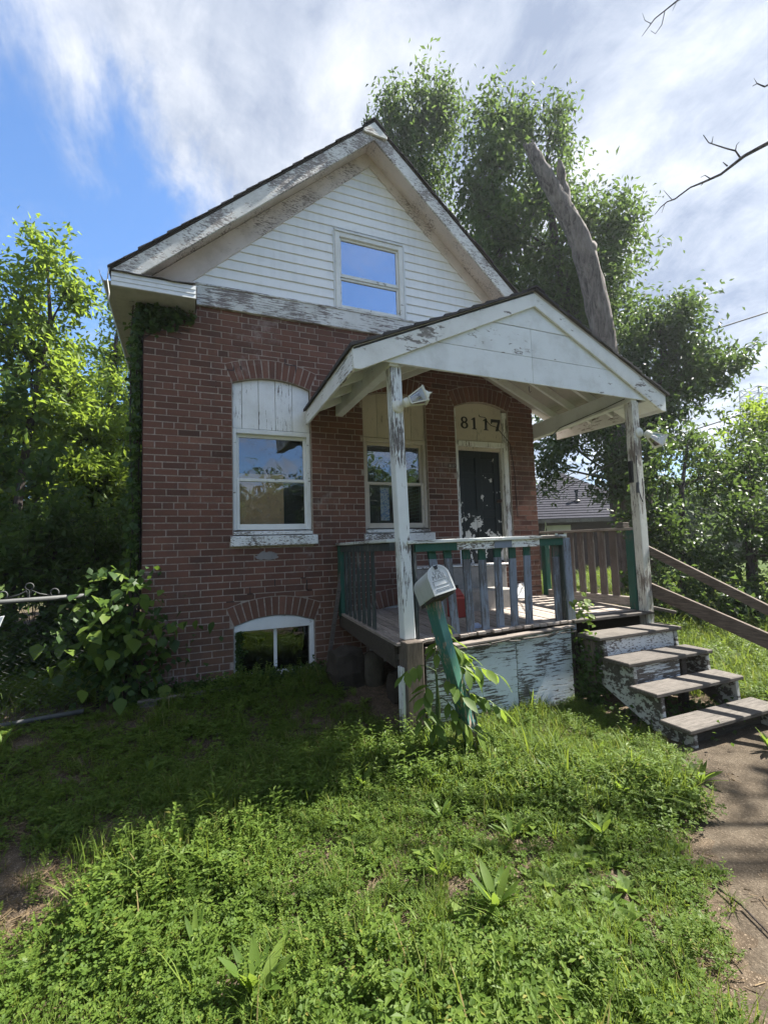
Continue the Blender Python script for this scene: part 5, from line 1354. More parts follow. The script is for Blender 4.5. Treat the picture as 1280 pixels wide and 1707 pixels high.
# far trees that close the view
def far_trees():
    rng = np.random.default_rng(50); B = []
    for a in np.arange(0, 360, 2.6):
        behind = 95 < a < 300
        d = rng.uniform(24, 34) if behind else rng.uniform(30, 44); h = rng.uniform(4.2, 6.8) if behind else rng.uniform(2.2, 4.2)
        x, y = CAM.x + d * math.sin(R(a)), CAM.y + d * math.cos(R(a))
        B.append((x, y, h * .6, 2.4, h * .75))
    (v, f, tn), _ = crown_leaves(B, 20, .5, 51, spray=(.8, 1.5), droop=.3, leaf_out=30)
    o = tris_mesh('distant_trees', v, f, tn, M['leaf_dark']); o['kind'] = 'stuff'
    tag(o, 'distant belt of trees closing the view behind the gardens', 'trees')
far_trees()

# ------------------------------------------------------------------ neighbouring house
nh = thing('neighbor_house', 'low dark brick neighbouring house with a grey hip roof behind the porch', 'house', (16.3, 10.5, 0))
def neighbor():
    a = Vector((13.2, 11.15, 0)); b = Vector((19.6, 8.45, 0)); u = (b - a).normalized(); w = Vector((-u.y, u.x, 0))
    L = (b - a).length; Dp = 7.0
    P = lambda s, t, z: tuple(a + u * s + w * t + Vector((0, 0, z)))
    m = MB(); m.hexa([P(.4, .4, -.3), P(L - .4, .4, -.3), P(L - .4, Dp - .4, -.3), P(.4, Dp - .4, -.3), P(.4, .4, 2.28), P(L - .4, .4, 2.28), P(L - .4, Dp - .4, 2.28), P(.4, Dp - .4, 2.28)]).build('wall', M['nwall'], nh)
    rf = part_empty('roof', nh); zr_ = 5.0; e = 2.36
    m = MB()
    n = 22
    for i in range(n):
        f0, f1 = i / n, (i + 1) / n; k = Dp / 2
        s0, s1 = f0 * k, f1 * k; z0, z1 = e + (zr_ - e) * f0, e + (zr_ - e) * f1
        q = 0.03
        row = MB()
        row.add([P(s0, s0, z0 + q), P(L - s0, s0, z0 + q), P(L - s1, s1, z1), P(s1, s1, z1), P(s0, s0, z0), P(L - s0, s0, z0)], [(0, 1, 2, 3), (4, 5, 1, 0)])
        row.add([P(s0, Dp - s0, z0 + q), P(s0, s0, z0 + q), P(s1, s1, z1), P(s1, Dp - s1, z1)], [(0, 1, 2, 3)])
        row.add([P(L - s0, s0, z0 + q), P(L - s0, Dp - s0, z0 + q), P(L - s1, Dp - s1, z1), P(L - s1, s1, z1)], [(0, 1, 2, 3)])
        row.add([P(s0, Dp - s0, z0 + q), P(L - s0, Dp - s0, z0 + q), P(L - s1, Dp - s1, z1), P(s1, Dp - s1, z1)], [(3, 2, 1, 0)])
        row.build('shingle_course', M['nroof'], rf)
    MB().hexa([P(-.02, -.02, 2.20), P(L + .02, -.02, 2.20), P(L + .02, .03, 2.20), P(-.02, .03, 2.20), P(-.02, -.02, 2.36), P(L + .02, -.02, 2.36), P(L + .02, .03, 2.36), P(-.02, .03, 2.36)]).build('gutter', M['slat_brown'], nh)
    MB().hexa([P(0, 0, 2.3), P(L, 0, 2.3), P(L, Dp, 2.3), P(0, Dp, 2.3), P(0, 0, 2.33), P(L, 0, 2.33), P(L, Dp, 2.33), P(0, Dp, 2.33)]).build('soffit', M['slat_brown'], nh)
    c = P(3.4, 1.1, 3.2); m = MB(); m.lathe(c, (0, 0, 1), [(0, .16), (.05, .10), (.06, .06), (.42, .06), (.43, .09), (.5, .09)], 10); m.build('vent_pipe', M['black'], rf)
    win = MB().hexa([P(1.7, .37, 1.1), P(2.75, .37, 1.1), P(2.75, .42, 1.1), P(1.7, .42, 1.1), P(1.7, .37, 2.1), P(2.75, .37, 2.1), P(2.75, .42, 2.1), P(1.7, .42, 2.1)]).build('window', M['beige'], nh)
    MB().hexa([P(2.05, .35, 1.15), P(2.4, .35, 1.15), P(2.4, .369, 1.15), P(2.05, .369, 1.15), P(2.05, .35, 1.85), P(2.4, .35, 1.85), P(2.4, .369, 1.85), P(2.05, .369, 1.85)]).build('blind', M['aluminium'], win)
M['nwall'] = plain('neighbour_brick', (0.07, 0.045, 0.042), 0.9, 0, .4, .1)
M['nroof'] = plain('neighbour_shingle', (0.042, 0.042, 0.055), 0.9, 0, .5, .1)
neighbor()

# power lines and a far lattice tower
def line(name, label, a, b, r=.02, sag=.3):
    a, b = Vector(a), Vector(b); pts = []
    for i in range(21):
        t = i / 20; p = a.lerp(b, t); p.z -= sag * 4 * t * (1 - t); pts.append(p)
    tag(MB().tube(pts, r, 5).build(name, M['cable'], smooth=True), label, 'cable')
def ext(a, b, k0, k1):
    a, b = Vector(a), Vector(b); return a + (b - a) * k0, a + (b - a) * k1
line('power_line', 'topmost black power line crossing the sky at the right edge', *ext((15.81, 4.03, 7.98), (17.58, 3.23, 8.53), -3.5, 3.5), r=.022, sag=.05)
line('power_line', 'middle power line passing in front of the right hand trees', *ext((14.75, 4.77, 4.62), (17.58, 3.48, 5.52), -.6, 2.5), r=.020, sag=.03)
line('power_line', 'lowest power line sloping just above the right hand shrubs', *ext((14.93, 4.72, 4.37), (17.58, 3.53, 5.04), -.8, 2.5), r=.016, sag=.03)
line('drop_wire', 'thin pale wire running from behind the right porch post to the trees', (4.99, -1.46, 2.30), (11.5, 9.0, 2.6), r=.007, sag=.1)
tw = thing('transmission_tower', 'distant steel lattice transmission tower behind the trees at the right edge', 'tower', (54, 22.9, 0))
def tower():
    c = Vector((54.0, 22.9, 0)); m = MB(); H = 16.4
    wid = lambda z: 1.45 - .6 * z / H
    C4 = [(-1, -1), (1, -1), (1, 1), (-1, 1)]
    P = lambda i, z: c + Vector((C4[i][0] * wid(z), C4[i][1] * wid(z), z))
    zs = [-.2, 3, 6, 8.5, 10.5, 12.2, 13.6, 14.8, 15.7, 16.4]
    for i in range(4):
        m.tube([P(i, 0), P(i, H)], .05, 4)
        for a, b in zip(zs, zs[1:]):
            j = (i + 1) % 4
            m.tube([P(i, a), P(j, b)], .03, 3); m.tube([P(j, a), P(i, b)], .03, 3); m.tube([P(i, b), P(j, b)], .03, 3)
    m.build('lattice', M['steel'], tw)
    for z in (13, 15): MB().tube([c + Vector((-1.3, 0, z)), c + Vector((1.3, 0, z))], .05, 4).build('cross_arm', M['steel'], tw)
tower()

# added haze box imitating the lens veil that pales the trees behind the house
hm = bpy.data.materials.new('haze'); hm.use_nodes = True; hm.node_tree.nodes.clear()
pv = hm.node_tree.nodes.new('ShaderNodeVolumePrincipled'); pv.inputs['Density'].default_value = HAZE; pv.inputs['Anisotropy'].default_value = 0.5; pv.inputs['Color'].default_value = (.86, .93, 1, 1)
hm.node_tree.links.new(pv.outputs[0], hm.node_tree.nodes.new('ShaderNodeOutputMaterial').inputs['Volume'])
hz = MB().box(-62, 62, -62, 62, -2.2, 18.5).build('haze', hm); hz['kind'] = 'stuff'
tag(hz, 'thin added haze box standing in for lens veil over the yard', 'haze')

# ------------------------------------------------------------------ leafy plants built leaf by leaf
def leaf_mesh(name, L, W_, seed, mat, lobes=False, n=4):
    r = random.Random(seed); vs = []; fs = []
    prof = [0.05, 0.75, 1.0, 0.72, 0.02] if not lobes else [0.15, 1.0, 0.92, 0.5, 0.02]
    for i, p in enumerate(prof):
        t = i / 4; x = t * L; z = -0.22 * L * t * t + 0.03 * L
        w = W_ / 2 * p
        vs += [(x, w, z + 0.10 * w + 0.02 * L * math.sin(t * 5)), (x, 0, z - 0.06 * w), (x, -w, z + 0.10 * w)]
    for i in range(4):
        b = i * 3
        fs += [(b, b + 1, b + 4, b + 3), (b + 1, b + 2, b + 5, b + 4)]
    me = bpy.data.meshes.new(name); me.from_pydata(vs, [], [f[::-1] for f in fs])
    a = me.attributes.new('tone', 'FLOAT', 'FACE'); a.data.foreach_set('value', [r.uniform(.15, .95)] * len(fs))
    me.materials.append(mat); me.polygons.foreach_set('use_smooth', [True] * len(fs)); me.update()
    return me
def put_leaf(me, parent, pos, az, pitch, roll, s=1.0):
    o = bpy.data.objects.new('leaf', me); COL.objects.link(o); o.parent = parent
    o.matrix_local = Matrix.Translation(Vector(pos) - parent.location) @ Euler((roll, -pitch, az), 'XYZ').to_matrix().to_4x4() @ Matrix.Scale(s, 4)
    return o
VL = [leaf_mesh('vine_leaf', .105, .085, k, M['leaf_vine'], True) for k in range(5)]
VLB = [leaf_mesh('vine_leaf_pale', .125, .10, k, M['leaf_weed'], True) for k in range(4)]  # paler vine leaves, the look of sunlight put into their colour
SL_ = [leaf_mesh('leaflet', .135, .058, k, M['leaf_weed']) for k in range(5)]
DL = [leaf_mesh('dock_leaf', .19, .032 + .004 * k, k, M['leaf_weed']) for k in range(6)]

vine = thing('climbing_vine', 'dark ivy climbing the left corner of the brick house up to the eave', 'vine', (-.1, -.1, 0))
def ivy():
    m = MB(); r = random.Random(77)
    for k in range(9):
        x = -.05 + r.uniform(-.06, .05); y = r.uniform(-.02, .3); z = 0; pts = [(x - .1 + r.uniform(-.1, .2), -.12, -.05)]
        while z < 3.9:
            z += .35; x += r.uniform(-.02, .02); pts.append((min(x, -.008) if z > 1.2 else x, y + r.uniform(-.02, .02) if z > 1 else -.05, z))
        m.tube(pts, .006, 4)
    m.tube([(-.32, -.2, -.05), (-.33, -.18, .3), (-.28, -.15, .7), (-.2, -.1, 1.0)], .013, 5)
    m.tube([(-.12, -.16, -.05), (-.10, -.14, .5), (-.08, -.06, 1.1)], .016, 5)
    for k in range(6):
        z = 3.55 + r.uniform(0, .3); m.tube([(-.02, -.01, z - .1), (.1 + r.uniform(0, .1), -.015, z), (.3 + r.uniform(0, .2), -.015, z + r.uniform(-.15, .1))], .004, 4)
    m.build('stem', M['bark_dark'], vine)
    L = []
    def spot(): 
        u = r.random()
        if u < .56:      # bush at the foot of the corner
            z = r.triangular(.0, 1.25, .6); w = .30 * (1 - abs(z - .6) / .9) + .06
            return (-.12 + r.gauss(-.03, w * .8), -.14 - abs(r.gauss(0, .16)), z)
        if u < .82:      # band up the corner and the side wall
            z = r.uniform(1.0, 3.9); return (-.035 - abs(r.gauss(0, .055)), r.uniform(-.05, .5), z)
        x = abs(r.gauss(0, .2)) - .05; return (min(x, .46), -.02 - abs(r.gauss(0, .04)), 3.86 - abs(r.gauss(0, .10)) * (1 - x) - .02)
    for i in range(300):
        p = spot(); az = r.uniform(-2.7, -.4) if p[1] < 0 else r.uniform(2.2, 4.0)
        big = p[2] < 1.3
        put_leaf(r.choice(VLB if big and r.random() < .7 else VL), vine, p, az, r.uniform(-1.1, .1), r.uniform(-.6, .6), r.uniform(.7, 1.25) if big else r.uniform(.45, .8))
    # the thinner leaves between them
    n = 3400; C = np.array([q for q in (spot() for _ in range(5200)) if q[2] > 1.15 or r.random() < .14 + .4 * (q[2] < .45)][:n]); n = len(C)
    C[:, 1] += .01 + np.abs(nrg.normal(0, .05, n)) * (C[:, 2] < 1.3)
    D = nrg.normal(size=(n, 3)) * .6 + np.array([-.1, -.5, -.7])
    v, f, t = leaf_cloud(C, D, .075, nrg, np.clip(nrg.normal(.35, .2, n), 0, 1), .8)
    o = tris_mesh('leaves', v, f, t, M['leaf_vine'], vine); o['kind'] = 'stuff'
ivy()
# ivy carpet at the foot of the wall, round the basement window and the steps
def carpet():
    P = []
    r = random.Random(5)
    for _ in range(2600): P.append((r.uniform(-.1, 1.8), -.05 - abs(r.gauss(0, .13)), abs(r.gauss(0, .05)) - .0))
    for _ in range(420): P.append((.875 + abs(r.gauss(0, .03)), .03 - r.random() * .05, r.uniform(0, .5)))
    for _ in range(700): P.append((r.uniform(.88, 1.3), -.01 - r.random() * .05, abs(r.gauss(.02, .035))))
    for _ in range(300): P.append((r.uniform(1.45, 1.75), -.02 - r.random() * .05, abs(r.gauss(.0, .05))))
    for _ in range(900): P.append((3.9 + r.gauss(0, .05), -1.62 - r.random() * .25, r.triangular(-.25, .5, -.1)))
    for _ in range(500): P.append((r.uniform(3.9, 4.9), -2.2 + r.gauss(0, .2), -.24 + abs(r.gauss(0, .06))))
    C = np.array(P); n = len(C)
    D = nrg.normal(size=(n, 3)) * .6 + np.array([0, -.5, -.3])
    v, f, t = leaf_cloud(C, D, .042, nrg, np.clip(nrg.normal(.4, .2, n), 0, 1), .85)
    o = tris_mesh('ground_ivy', v, f, t, M['leaf_vine']); o['kind'] = 'stuff'; tag(o, 'small leaved ground ivy along the foot of the wall', 'ivy')
carpet()
wv = thing('vine_sprig', 'small leafy vine sprig hanging from the porch corner beside the steps', 'vine', (3.92, -1.6, .4))
r5 = random.Random(15)
pts = [(3.93, -1.60, .72), (3.95, -1.64, .6), (4.0, -1.66, .5), (3.95, -1.68, .35), (3.9, -1.70, .1), (3.93, -1.72, -.1)]
MB().tube(pts, .004, 4).build('stem', M['stem'], wv)
for k in range(46):
    q = Vector(pts[min(int(abs(r5.gauss(0, 1.7))), 5)]) + Vector((r5.gauss(.02, .06), -abs(r5.gauss(0, .03)), r5.gauss(0, .06)))
    put_leaf(r5.choice(VLB), wv, q, r5.uniform(-3, 0), r5.uniform(-.9, .2), r5.uniform(-.6, .6), r5.uniform(.3, .55))
MB().tube([(4.88, -.15, 1.47), (4.93, -.12, 1.55), (4.95, -.1, 1.62)], .004, 4).build('stem', M['stem'], wv)

# sapling in front of the post base
sp_ = thing('sapling', 'young sapling with drooping compound leaves around the mailbox post', 'sapling', (2.2, -1.95, -.25))
def sapling():
    r = random.Random(4); m = MB()
    stems = [[(2.18, -1.86, -.3), (2.20, -1.86, .1), (2.17, -1.86, .45), (2.20, -1.87, .72)], [(2.15, -1.95, -.3), (2.12, -1.96, .1), (2.14, -1.95, .36)], [(2.26, -1.92, -.3), (2.3, -1.97, 0), (2.36, -2.0, .22)]]
    for s in stems: m.tube(s, [.012, .010, .007, .004][:len(s)], 5)
    fronds = [((2.16, -1.9, .37), (1.84, -2.0, .40), 7), ((2.16, -1.92, .40), (2.34, -2.14, .36), 7), ((2.20, -1.9, .36), (2.56, -2.14, .34), 7), ((2.3, -1.96, .15), (2.56, -2.16, .09), 7),
              ((2.2, -1.88, .62), (2.26, -1.98, .58), 5), ((2.19, -1.87, .70), (2.19, -1.96, .73), 4), ((2.12, -1.95, .18), (2.20, -2.12, .08), 5), ((2.12, -1.95, -.02), (2.15, -2.1, -.15), 5),
              ((2.18, -1.88, .48), (2.35, -2.02, .50), 5), ((2.25, -1.93, .05), (2.42, -2.1, -.06), 5), ((2.14, -1.95, .28), (1.96, -2.06, .24), 5), ((2.2, -1.88, .25), (2.28, -2.06, .22), 5),
              ((2.12, -1.95, .08), (2.02, -2.08, .02), 4), ((2.22, -1.92, .35), (2.40, -1.98, .44), 4), ((2.16, -1.94, -.1), (2.06, -2.06, -.16), 4), ((2.27, -1.95, -.08), (2.34, -2.1, -.17), 4), ((2.14, -1.95, .32), (2.22, -2.16, .24), 7), ((2.16, -1.92, .02), (2.30, -2.2, -.02), 7), ((2.14, -1.95, .12), (1.92, -2.1, .10), 5), ((2.2, -1.88, .56), (2.12, -2.0, .52), 5), ((2.26, -1.93, .12), (2.46, -2.06, .16), 5)]
    for a, b, n in fronds:
        a, b = Vector(a), Vector(b); mid = a.lerp(b, .5) + Vector((0, 0, .06))
        pts = [a, a.lerp(mid, .6) + Vector((0, 0, .01)), mid, mid.lerp(b, .5) + Vector((0, 0, .015)), b]
        m.tube(pts, .0032, 4)
        az = math.atan2(b.y - a.y, b.x - a.x)
        for i in range(n):
            t = 1.0 - i * .095 * 1.0 / 1; k = min(max(t, .35), 1) * 4; j = min(int(k), 3); q = pts[j].lerp(pts[j + 1], k - j)
            sd_ = 0 if i == 0 else (1 if i % 2 else -1)
            put_leaf(r.choice(SL_), sp_, q, az + sd_ * r.uniform(.7, 1.2), r.uniform(-.9, -.25), r.uniform(-.35, .35), r.uniform(.8, 1.2))
    m.build('stem', M['stem'], sp_)
sapling()

# weeds one can pick out in the lawn
WD = [(.611, -3.30, 13, 1.25), (2.0, -2.96, 10, .8), (1.62, -3.33, 13, 1.15), (2.62, -2.66, 13, 1.1), (3.46, -3.02, 15, .85), (1.45, -2.16, 9, .8), (1.08, -1.9, 9, .8), (-.30, -1.97, 7, .7), (-.86, -.72, 7, .9),
      (1.52, -3.02, 8, .8), (2.44, -3.16, 10, .95), (3.2, -2.45, 8, .7), (.10, -2.45, 7, .6), (.42, -3.0, 8, .75), (.16, -1.42, 8, .8), (4.35, -2.95, 12, .9), (1.3, -3.62, 9, .8), (2.85, -2.95, 11, .9), (5.6, -2.3, 12, 1.1), (.75, -2.1, 8, .7),
      (2.2, -2.5, 9, .8), (1.75, -2.65, 9, .75), (1.9, -2.3, 10, .8), (.9, -2.55, 8, .6)]
WN = ['broad leaved dock weed nearest the camera at the bottom of the lawn', None]
lab = {0: 'broad strap leaved weed at the bottom edge of the lawn', 2: 'upright broad weed in the middle right of the lawn', 3: 'dark green leafy weed clump toward the wooden steps', 4: 'dark weed clump growing on the bare dirt path',
       7: 'lit weed standing at the shadow edge on the left', 8: 'bright weed at the left edge near the gate', 15: 'grassy weed clump right of the lowest wooden step', 18: 'tall broad weed beyond the steps under the handrail'}
for i, (x, y, n, s) in enumerate(WD):
    w = thing('weed', lab.get(i, 'broad leaved weed growing among clover in the front lawn'), 'weed', (x, y, gz(x, y)), None if i in lab else 'weeds among the clover in the lawn')
    r = random.Random(100 + i)
    for k in range(n):
        az = k * 2.4 + r.uniform(-.4, .4); pt = r.uniform(.55, 1.3)
        put_leaf(DL[k % 6], w, (x + .01 * math.cos(az), y + .01 * math.sin(az), gz(x, y) + r.uniform(0, .04)), az, pt, r.uniform(-.3, .3), s * r.uniform(.55, 1.0))

# twigs on the path
for a, b, l in (((2.62, -3.62, 0), (2.50, -3.95, 0), 'thin dark twig lying on the dirt path'), ((3.45, -2.75, 0), (3.72, -2.88, 0), 'curved twig at the lawn edge below the steps')):
    a, b = Vector(a), Vector(b); a.z = gz(a.x, a.y) + .012; b.z = gz(b.x, b.y) + .012; mid = a.lerp(b, .5) + Vector((.02, .025, .012))
    tag(MB().tube([a, mid, b], [.005, .005, .003], 5).build('twig', M['bark_dark'], smooth=True), l, 'twig')

# ------------------------------------------------------------------ grass and clover
M['pebble'] = mat_leaf('pebbles', [(0, (.06, .045, .035)), (.6, (.13, .10, .075)), (1, (.26, .22, .18))], 0.0, (.1, .1, .1), .9, .1)
TUFT = bpy.data.collections.new('lawn_tufts')
def blade(vs, fs, ts, r, x, y, h, lean, w, t):
    a = r.uniform(0, 6.283); dx, dy = math.cos(a), math.sin(a); sx_, sy_ = -dy * w / 2, dx * w / 2; b = len(vs)
    for k, (f, ww) in enumerate(((0, 1), (.4, .95), (.75, .7), (1, .0))):
        o_ = lean * h * f * f; z = h * (f - .28 * lean * f * f)
        px, py = x + dx * o_, y + dy * o_
        if k < 3: vs += [(px + sx_ * ww, py + sy_ * ww, z), (px - sx_ * ww, py - sy_ * ww, z)]
        else: vs.append((px, py, z))
    fs += [(b, b + 1, b + 3, b + 2), (b + 2, b + 3, b + 5, b + 4), (b + 4, b + 5, b + 6)]; ts += [t] * 3
def tuft(name, kind, seed):
    r = random.Random(seed); vs = []; fs = []; ts = []; mats = None
    if kind in ('clover', 'lowclover'):
        for _ in range(46):
            a, d = r.uniform(0, 6.283), .12 * math.sqrt(r.random()); x, y = d * math.cos(a), d * math.sin(a)
            h = r.uniform(.03, .10) * (1 if kind == 'clover' else .55); t = min(max(r.gauss(.45, .22), 0), 1)
            tilt = r.uniform(-.5, .5); ty = r.uniform(-.5, .5); rot = r.uniform(0, 6.283)
            b = len(vs); vs += [(x * .7, y * .7, 0), (x + .0012, y, h), (x - .0012, y, h)]; fs.append((b, b + 1, b + 2)); ts.append(t)
            for k in range(3):
                q = rot + k * 2.094; L = r.uniform(.011, .019); c, s = math.cos(q), math.sin(q); b = len(vs)
                P = lambda f, g_, up=0: (x + L * (c * f - s * g_), y + L * (s * f + c * g_), h + L * (tilt * (c * f - s * g_) + ty * (s * f + c * g_)) + up * L)
                vs += [(x, y, h - .001), P(.62, .5, .12), P(1.0, .26, .06), P(.9, 0, -.04), P(1.0, -.26, .06), P(.62, -.5, .12)]
                fs += [(b, b + 3, b + 2, b + 1), (b, b + 5, b + 4, b + 3)]; ts += [t] * 2
        mat = M['clover']
    elif kind == 'grass':
        for _ in range(34):
            a, d = r.uniform(0, 6.283), .07 * math.sqrt(r.random())
            blade(vs, fs, ts, r, d * math.cos(a), d * math.sin(a), r.uniform(.06, .19), r.uniform(.1, .9), r.uniform(.0028, .0055), min(max(r.gauss(.5, .25), 0), 1))
        mat = M['blade']
    elif kind == 'tall':
        for _ in range(12):
            a, d = r.uniform(0, 6.283), .03 * math.sqrt(r.random())
            blade(vs, fs, ts, r, d * math.cos(a), d * math.sin(a), r.uniform(.14, .28), r.uniform(.4, 1.3), r.uniform(.004, .008), min(max(r.gauss(.55, .2), 0), .86))
        mat = M['blade']
    elif kind == 'herb':
        for s in range(4):
            x0, y0 = r.uniform(-.04, .04), r.uniform(-.04, .04); H = r.uniform(.10, .24); lx, ly = r.uniform(-.05, .05), r.uniform(-.05, .05)
            b = len(vs); vs += [(x0 + .002, y0, 0), (x0 - .002, y0, 0), (x0 + lx, y0 + ly, H)]; fs.append((b, b + 1, b + 2)); ts.append(.4)
            for k in range(12):
                f = .2 + .8 * k / 12; px, py, pz = x0 + lx * f, y0 + ly * f, H * f; q = k * 2.4 + r.uniform(-.3, .3); L = r.uniform(.028, .055) * (1.15 - .5 * f); c, s_ = math.cos(q), math.sin(q); up = r.uniform(-.1, .6)
                b = len(vs); w = L * .2
                vs += [(px, py, pz), (px + L * .5 * c - w * s_, py + L * .5 * s_ + w * c, pz + L * .5 * up), (px + L * c, py + L * s_, pz + L * up * .6), (px + L * .5 * c + w * s_, py + L * .5 * s_ - w * c, pz + L * .5 * up)]
                fs += [(b, b + 2, b + 1), (b, b + 3, b + 2)]; ts += [min(max(r.gauss(.5 + .25 * f, .15), 0), 1)] * 2
        mat = M['leaf_weed']
    elif kind == 'plantain':
        for k in range(11):
            q = k * 2.4 + r.uniform(-.4, .4); L = r.uniform(.05, .10); w = L * .24; up = r.uniform(.25, 1.1); c, s_ = math.cos(q), math.sin(q); b = len(vs); t = min(max(r.gauss(.55, .2), 0), 1)
            P = lambda f, g_, z: (f * L * c - g_ * w * s_, f * L * s_ + g_ * w * c, z * L)
            vs += [P(0, 0, .05), P(.45, 1, .45 * up + .06), P(.5, 0, .5 * up), P(.45, -1, .45 * up + .06), P(1, 0, .62 * up)]
            fs += [(b, b + 2, b + 1), (b, b + 3, b + 2), (b + 1, b + 2, b + 4), (b + 2, b + 3, b + 4)]; ts += [t] * 4
        mat = M['leaf_weed']
    elif kind == 'vetch':
        for s in range(5):
            q = r.uniform(0, 6.283); H = r.uniform(.10, .22); ln = r.uniform(.03, .10); c, s_ = math.cos(q), math.sin(q); b = len(vs)
            vs += [(.0015, 0, 0), (-.0015, 0, 0), (ln * c, ln * s_, H)]; fs.append((b, b + 1, b + 2)); ts.append(.4)
            for k in range(9):
                f = .35 + .65 * k / 9
                for sg in (-1, 1):
                    a2 = q + sg * 1.2 + r.uniform(-.3, .3); L = r.uniform(.014, .026); w = L * .28; px, py, pz = ln * c * f, ln * s_ * f, H * f; b = len(vs); c2, s2 = math.cos(a2), math.sin(a2)
                    vs += [(px, py, pz), (px + L * .5 * c2 - w * s2, py + L * .5 * s2 + w * c2, pz + L * .25), (px + L * c2, py + L * s2, pz + L * .2), (px + L * .5 * c2 + w * s2, py + L * .5 * s2 - w * c2, pz + L * .25)]
                    fs += [(b, b + 2, b + 1), (b, b + 3, b + 2)]; ts += [min(max(r.gauss(.6, .2), 0), 1)] * 2
        mat = M['clover']
    elif kind == 'pebble':
        for _ in range(14):
            x, y, s = r.uniform(-.1, .1), r.uniform(-.1, .1), r.uniform(.002, .006) * (2.2 if r.random() < .07 else 1); b = len(vs)
            vs += [(x + s, y, 0), (x, y + s * .8, 0), (x - s, y, 0), (x, y - s, 0), (x, y, s * .9)]; fs += [(b, b + 1, b + 4), (b + 1, b + 2, b + 4), (b + 2, b + 3, b + 4), (b + 3, b, b + 4)]; ts += [r.random()] * 4
        mat = M['pebble']
    elif kind == 'straw':
        for _ in range(22):
            a, d = r.uniform(0, 6.283), .09 * math.sqrt(r.random()); b = len(vs); q = r.uniform(0, 6.283); L = r.uniform(.02, .07); x, y = d * math.cos(a), d * math.sin(a); z = r.uniform(.003, .015)
            vs += [(x, y, z), (x + L * math.cos(q), y + L * math.sin(q), z + r.uniform(-.002, .01)), (x + L * math.cos(q) + .002, y + L * math.sin(q) + .003, z), (x + .002, y + .003, z)]
            fs.append((b, b + 1, b + 2, b + 3)); ts.append(r.random())
        mat = M['straw']
    me = bpy.data.meshes.new(name); me.from_pydata(vs, [], fs)
    a = me.attributes.new('tone', 'FLOAT', 'FACE'); a.data.foreach_set('value', ts); me.materials.append(mat); me.update()
    o = bpy.data.objects.new(name, me); TUFT.objects.link(o); return o
KINDS_ = []
for i, (nm, k) in enumerate((('a', 'clover'), ('b', 'clover'), ('c', 'clover'), ('d', 'grass'), ('e', 'grass'), ('f', 'grass'), ('g', 'herb'), ('h', 'herb'), ('i', 'lowclover'), ('j', 'lowclover'), ('k', 'straw'), ('l', 'tall'), ('m', 'tall'), ('n', 'plantain'), ('o', 'plantain'), ('p', 'vetch'), ('q', 'vetch'), ('r', 'pebble'))):
    tuft('tuft_' + nm, k, 300 + i); KINDS_.append(k)
IDX = {k: [i for i, q in enumerate(KINDS_) if q == k] for k in set(KINDS_)}
def in_path(x, y, pad=0.0):
    if y > -2.25 or y < -6.6: return False
    def at(L):
        for (xa, ya), (xb, yb) in zip(L, L[1:]):
            if yb <= y <= ya: return xa + (xb - xa) * (ya - y) / (ya - yb + 1e-9)
        return L[-1][0] if y < L[-1][1] else L[0][0]
    return at(PATH_L) - pad < x < at(PATH_R) + pad
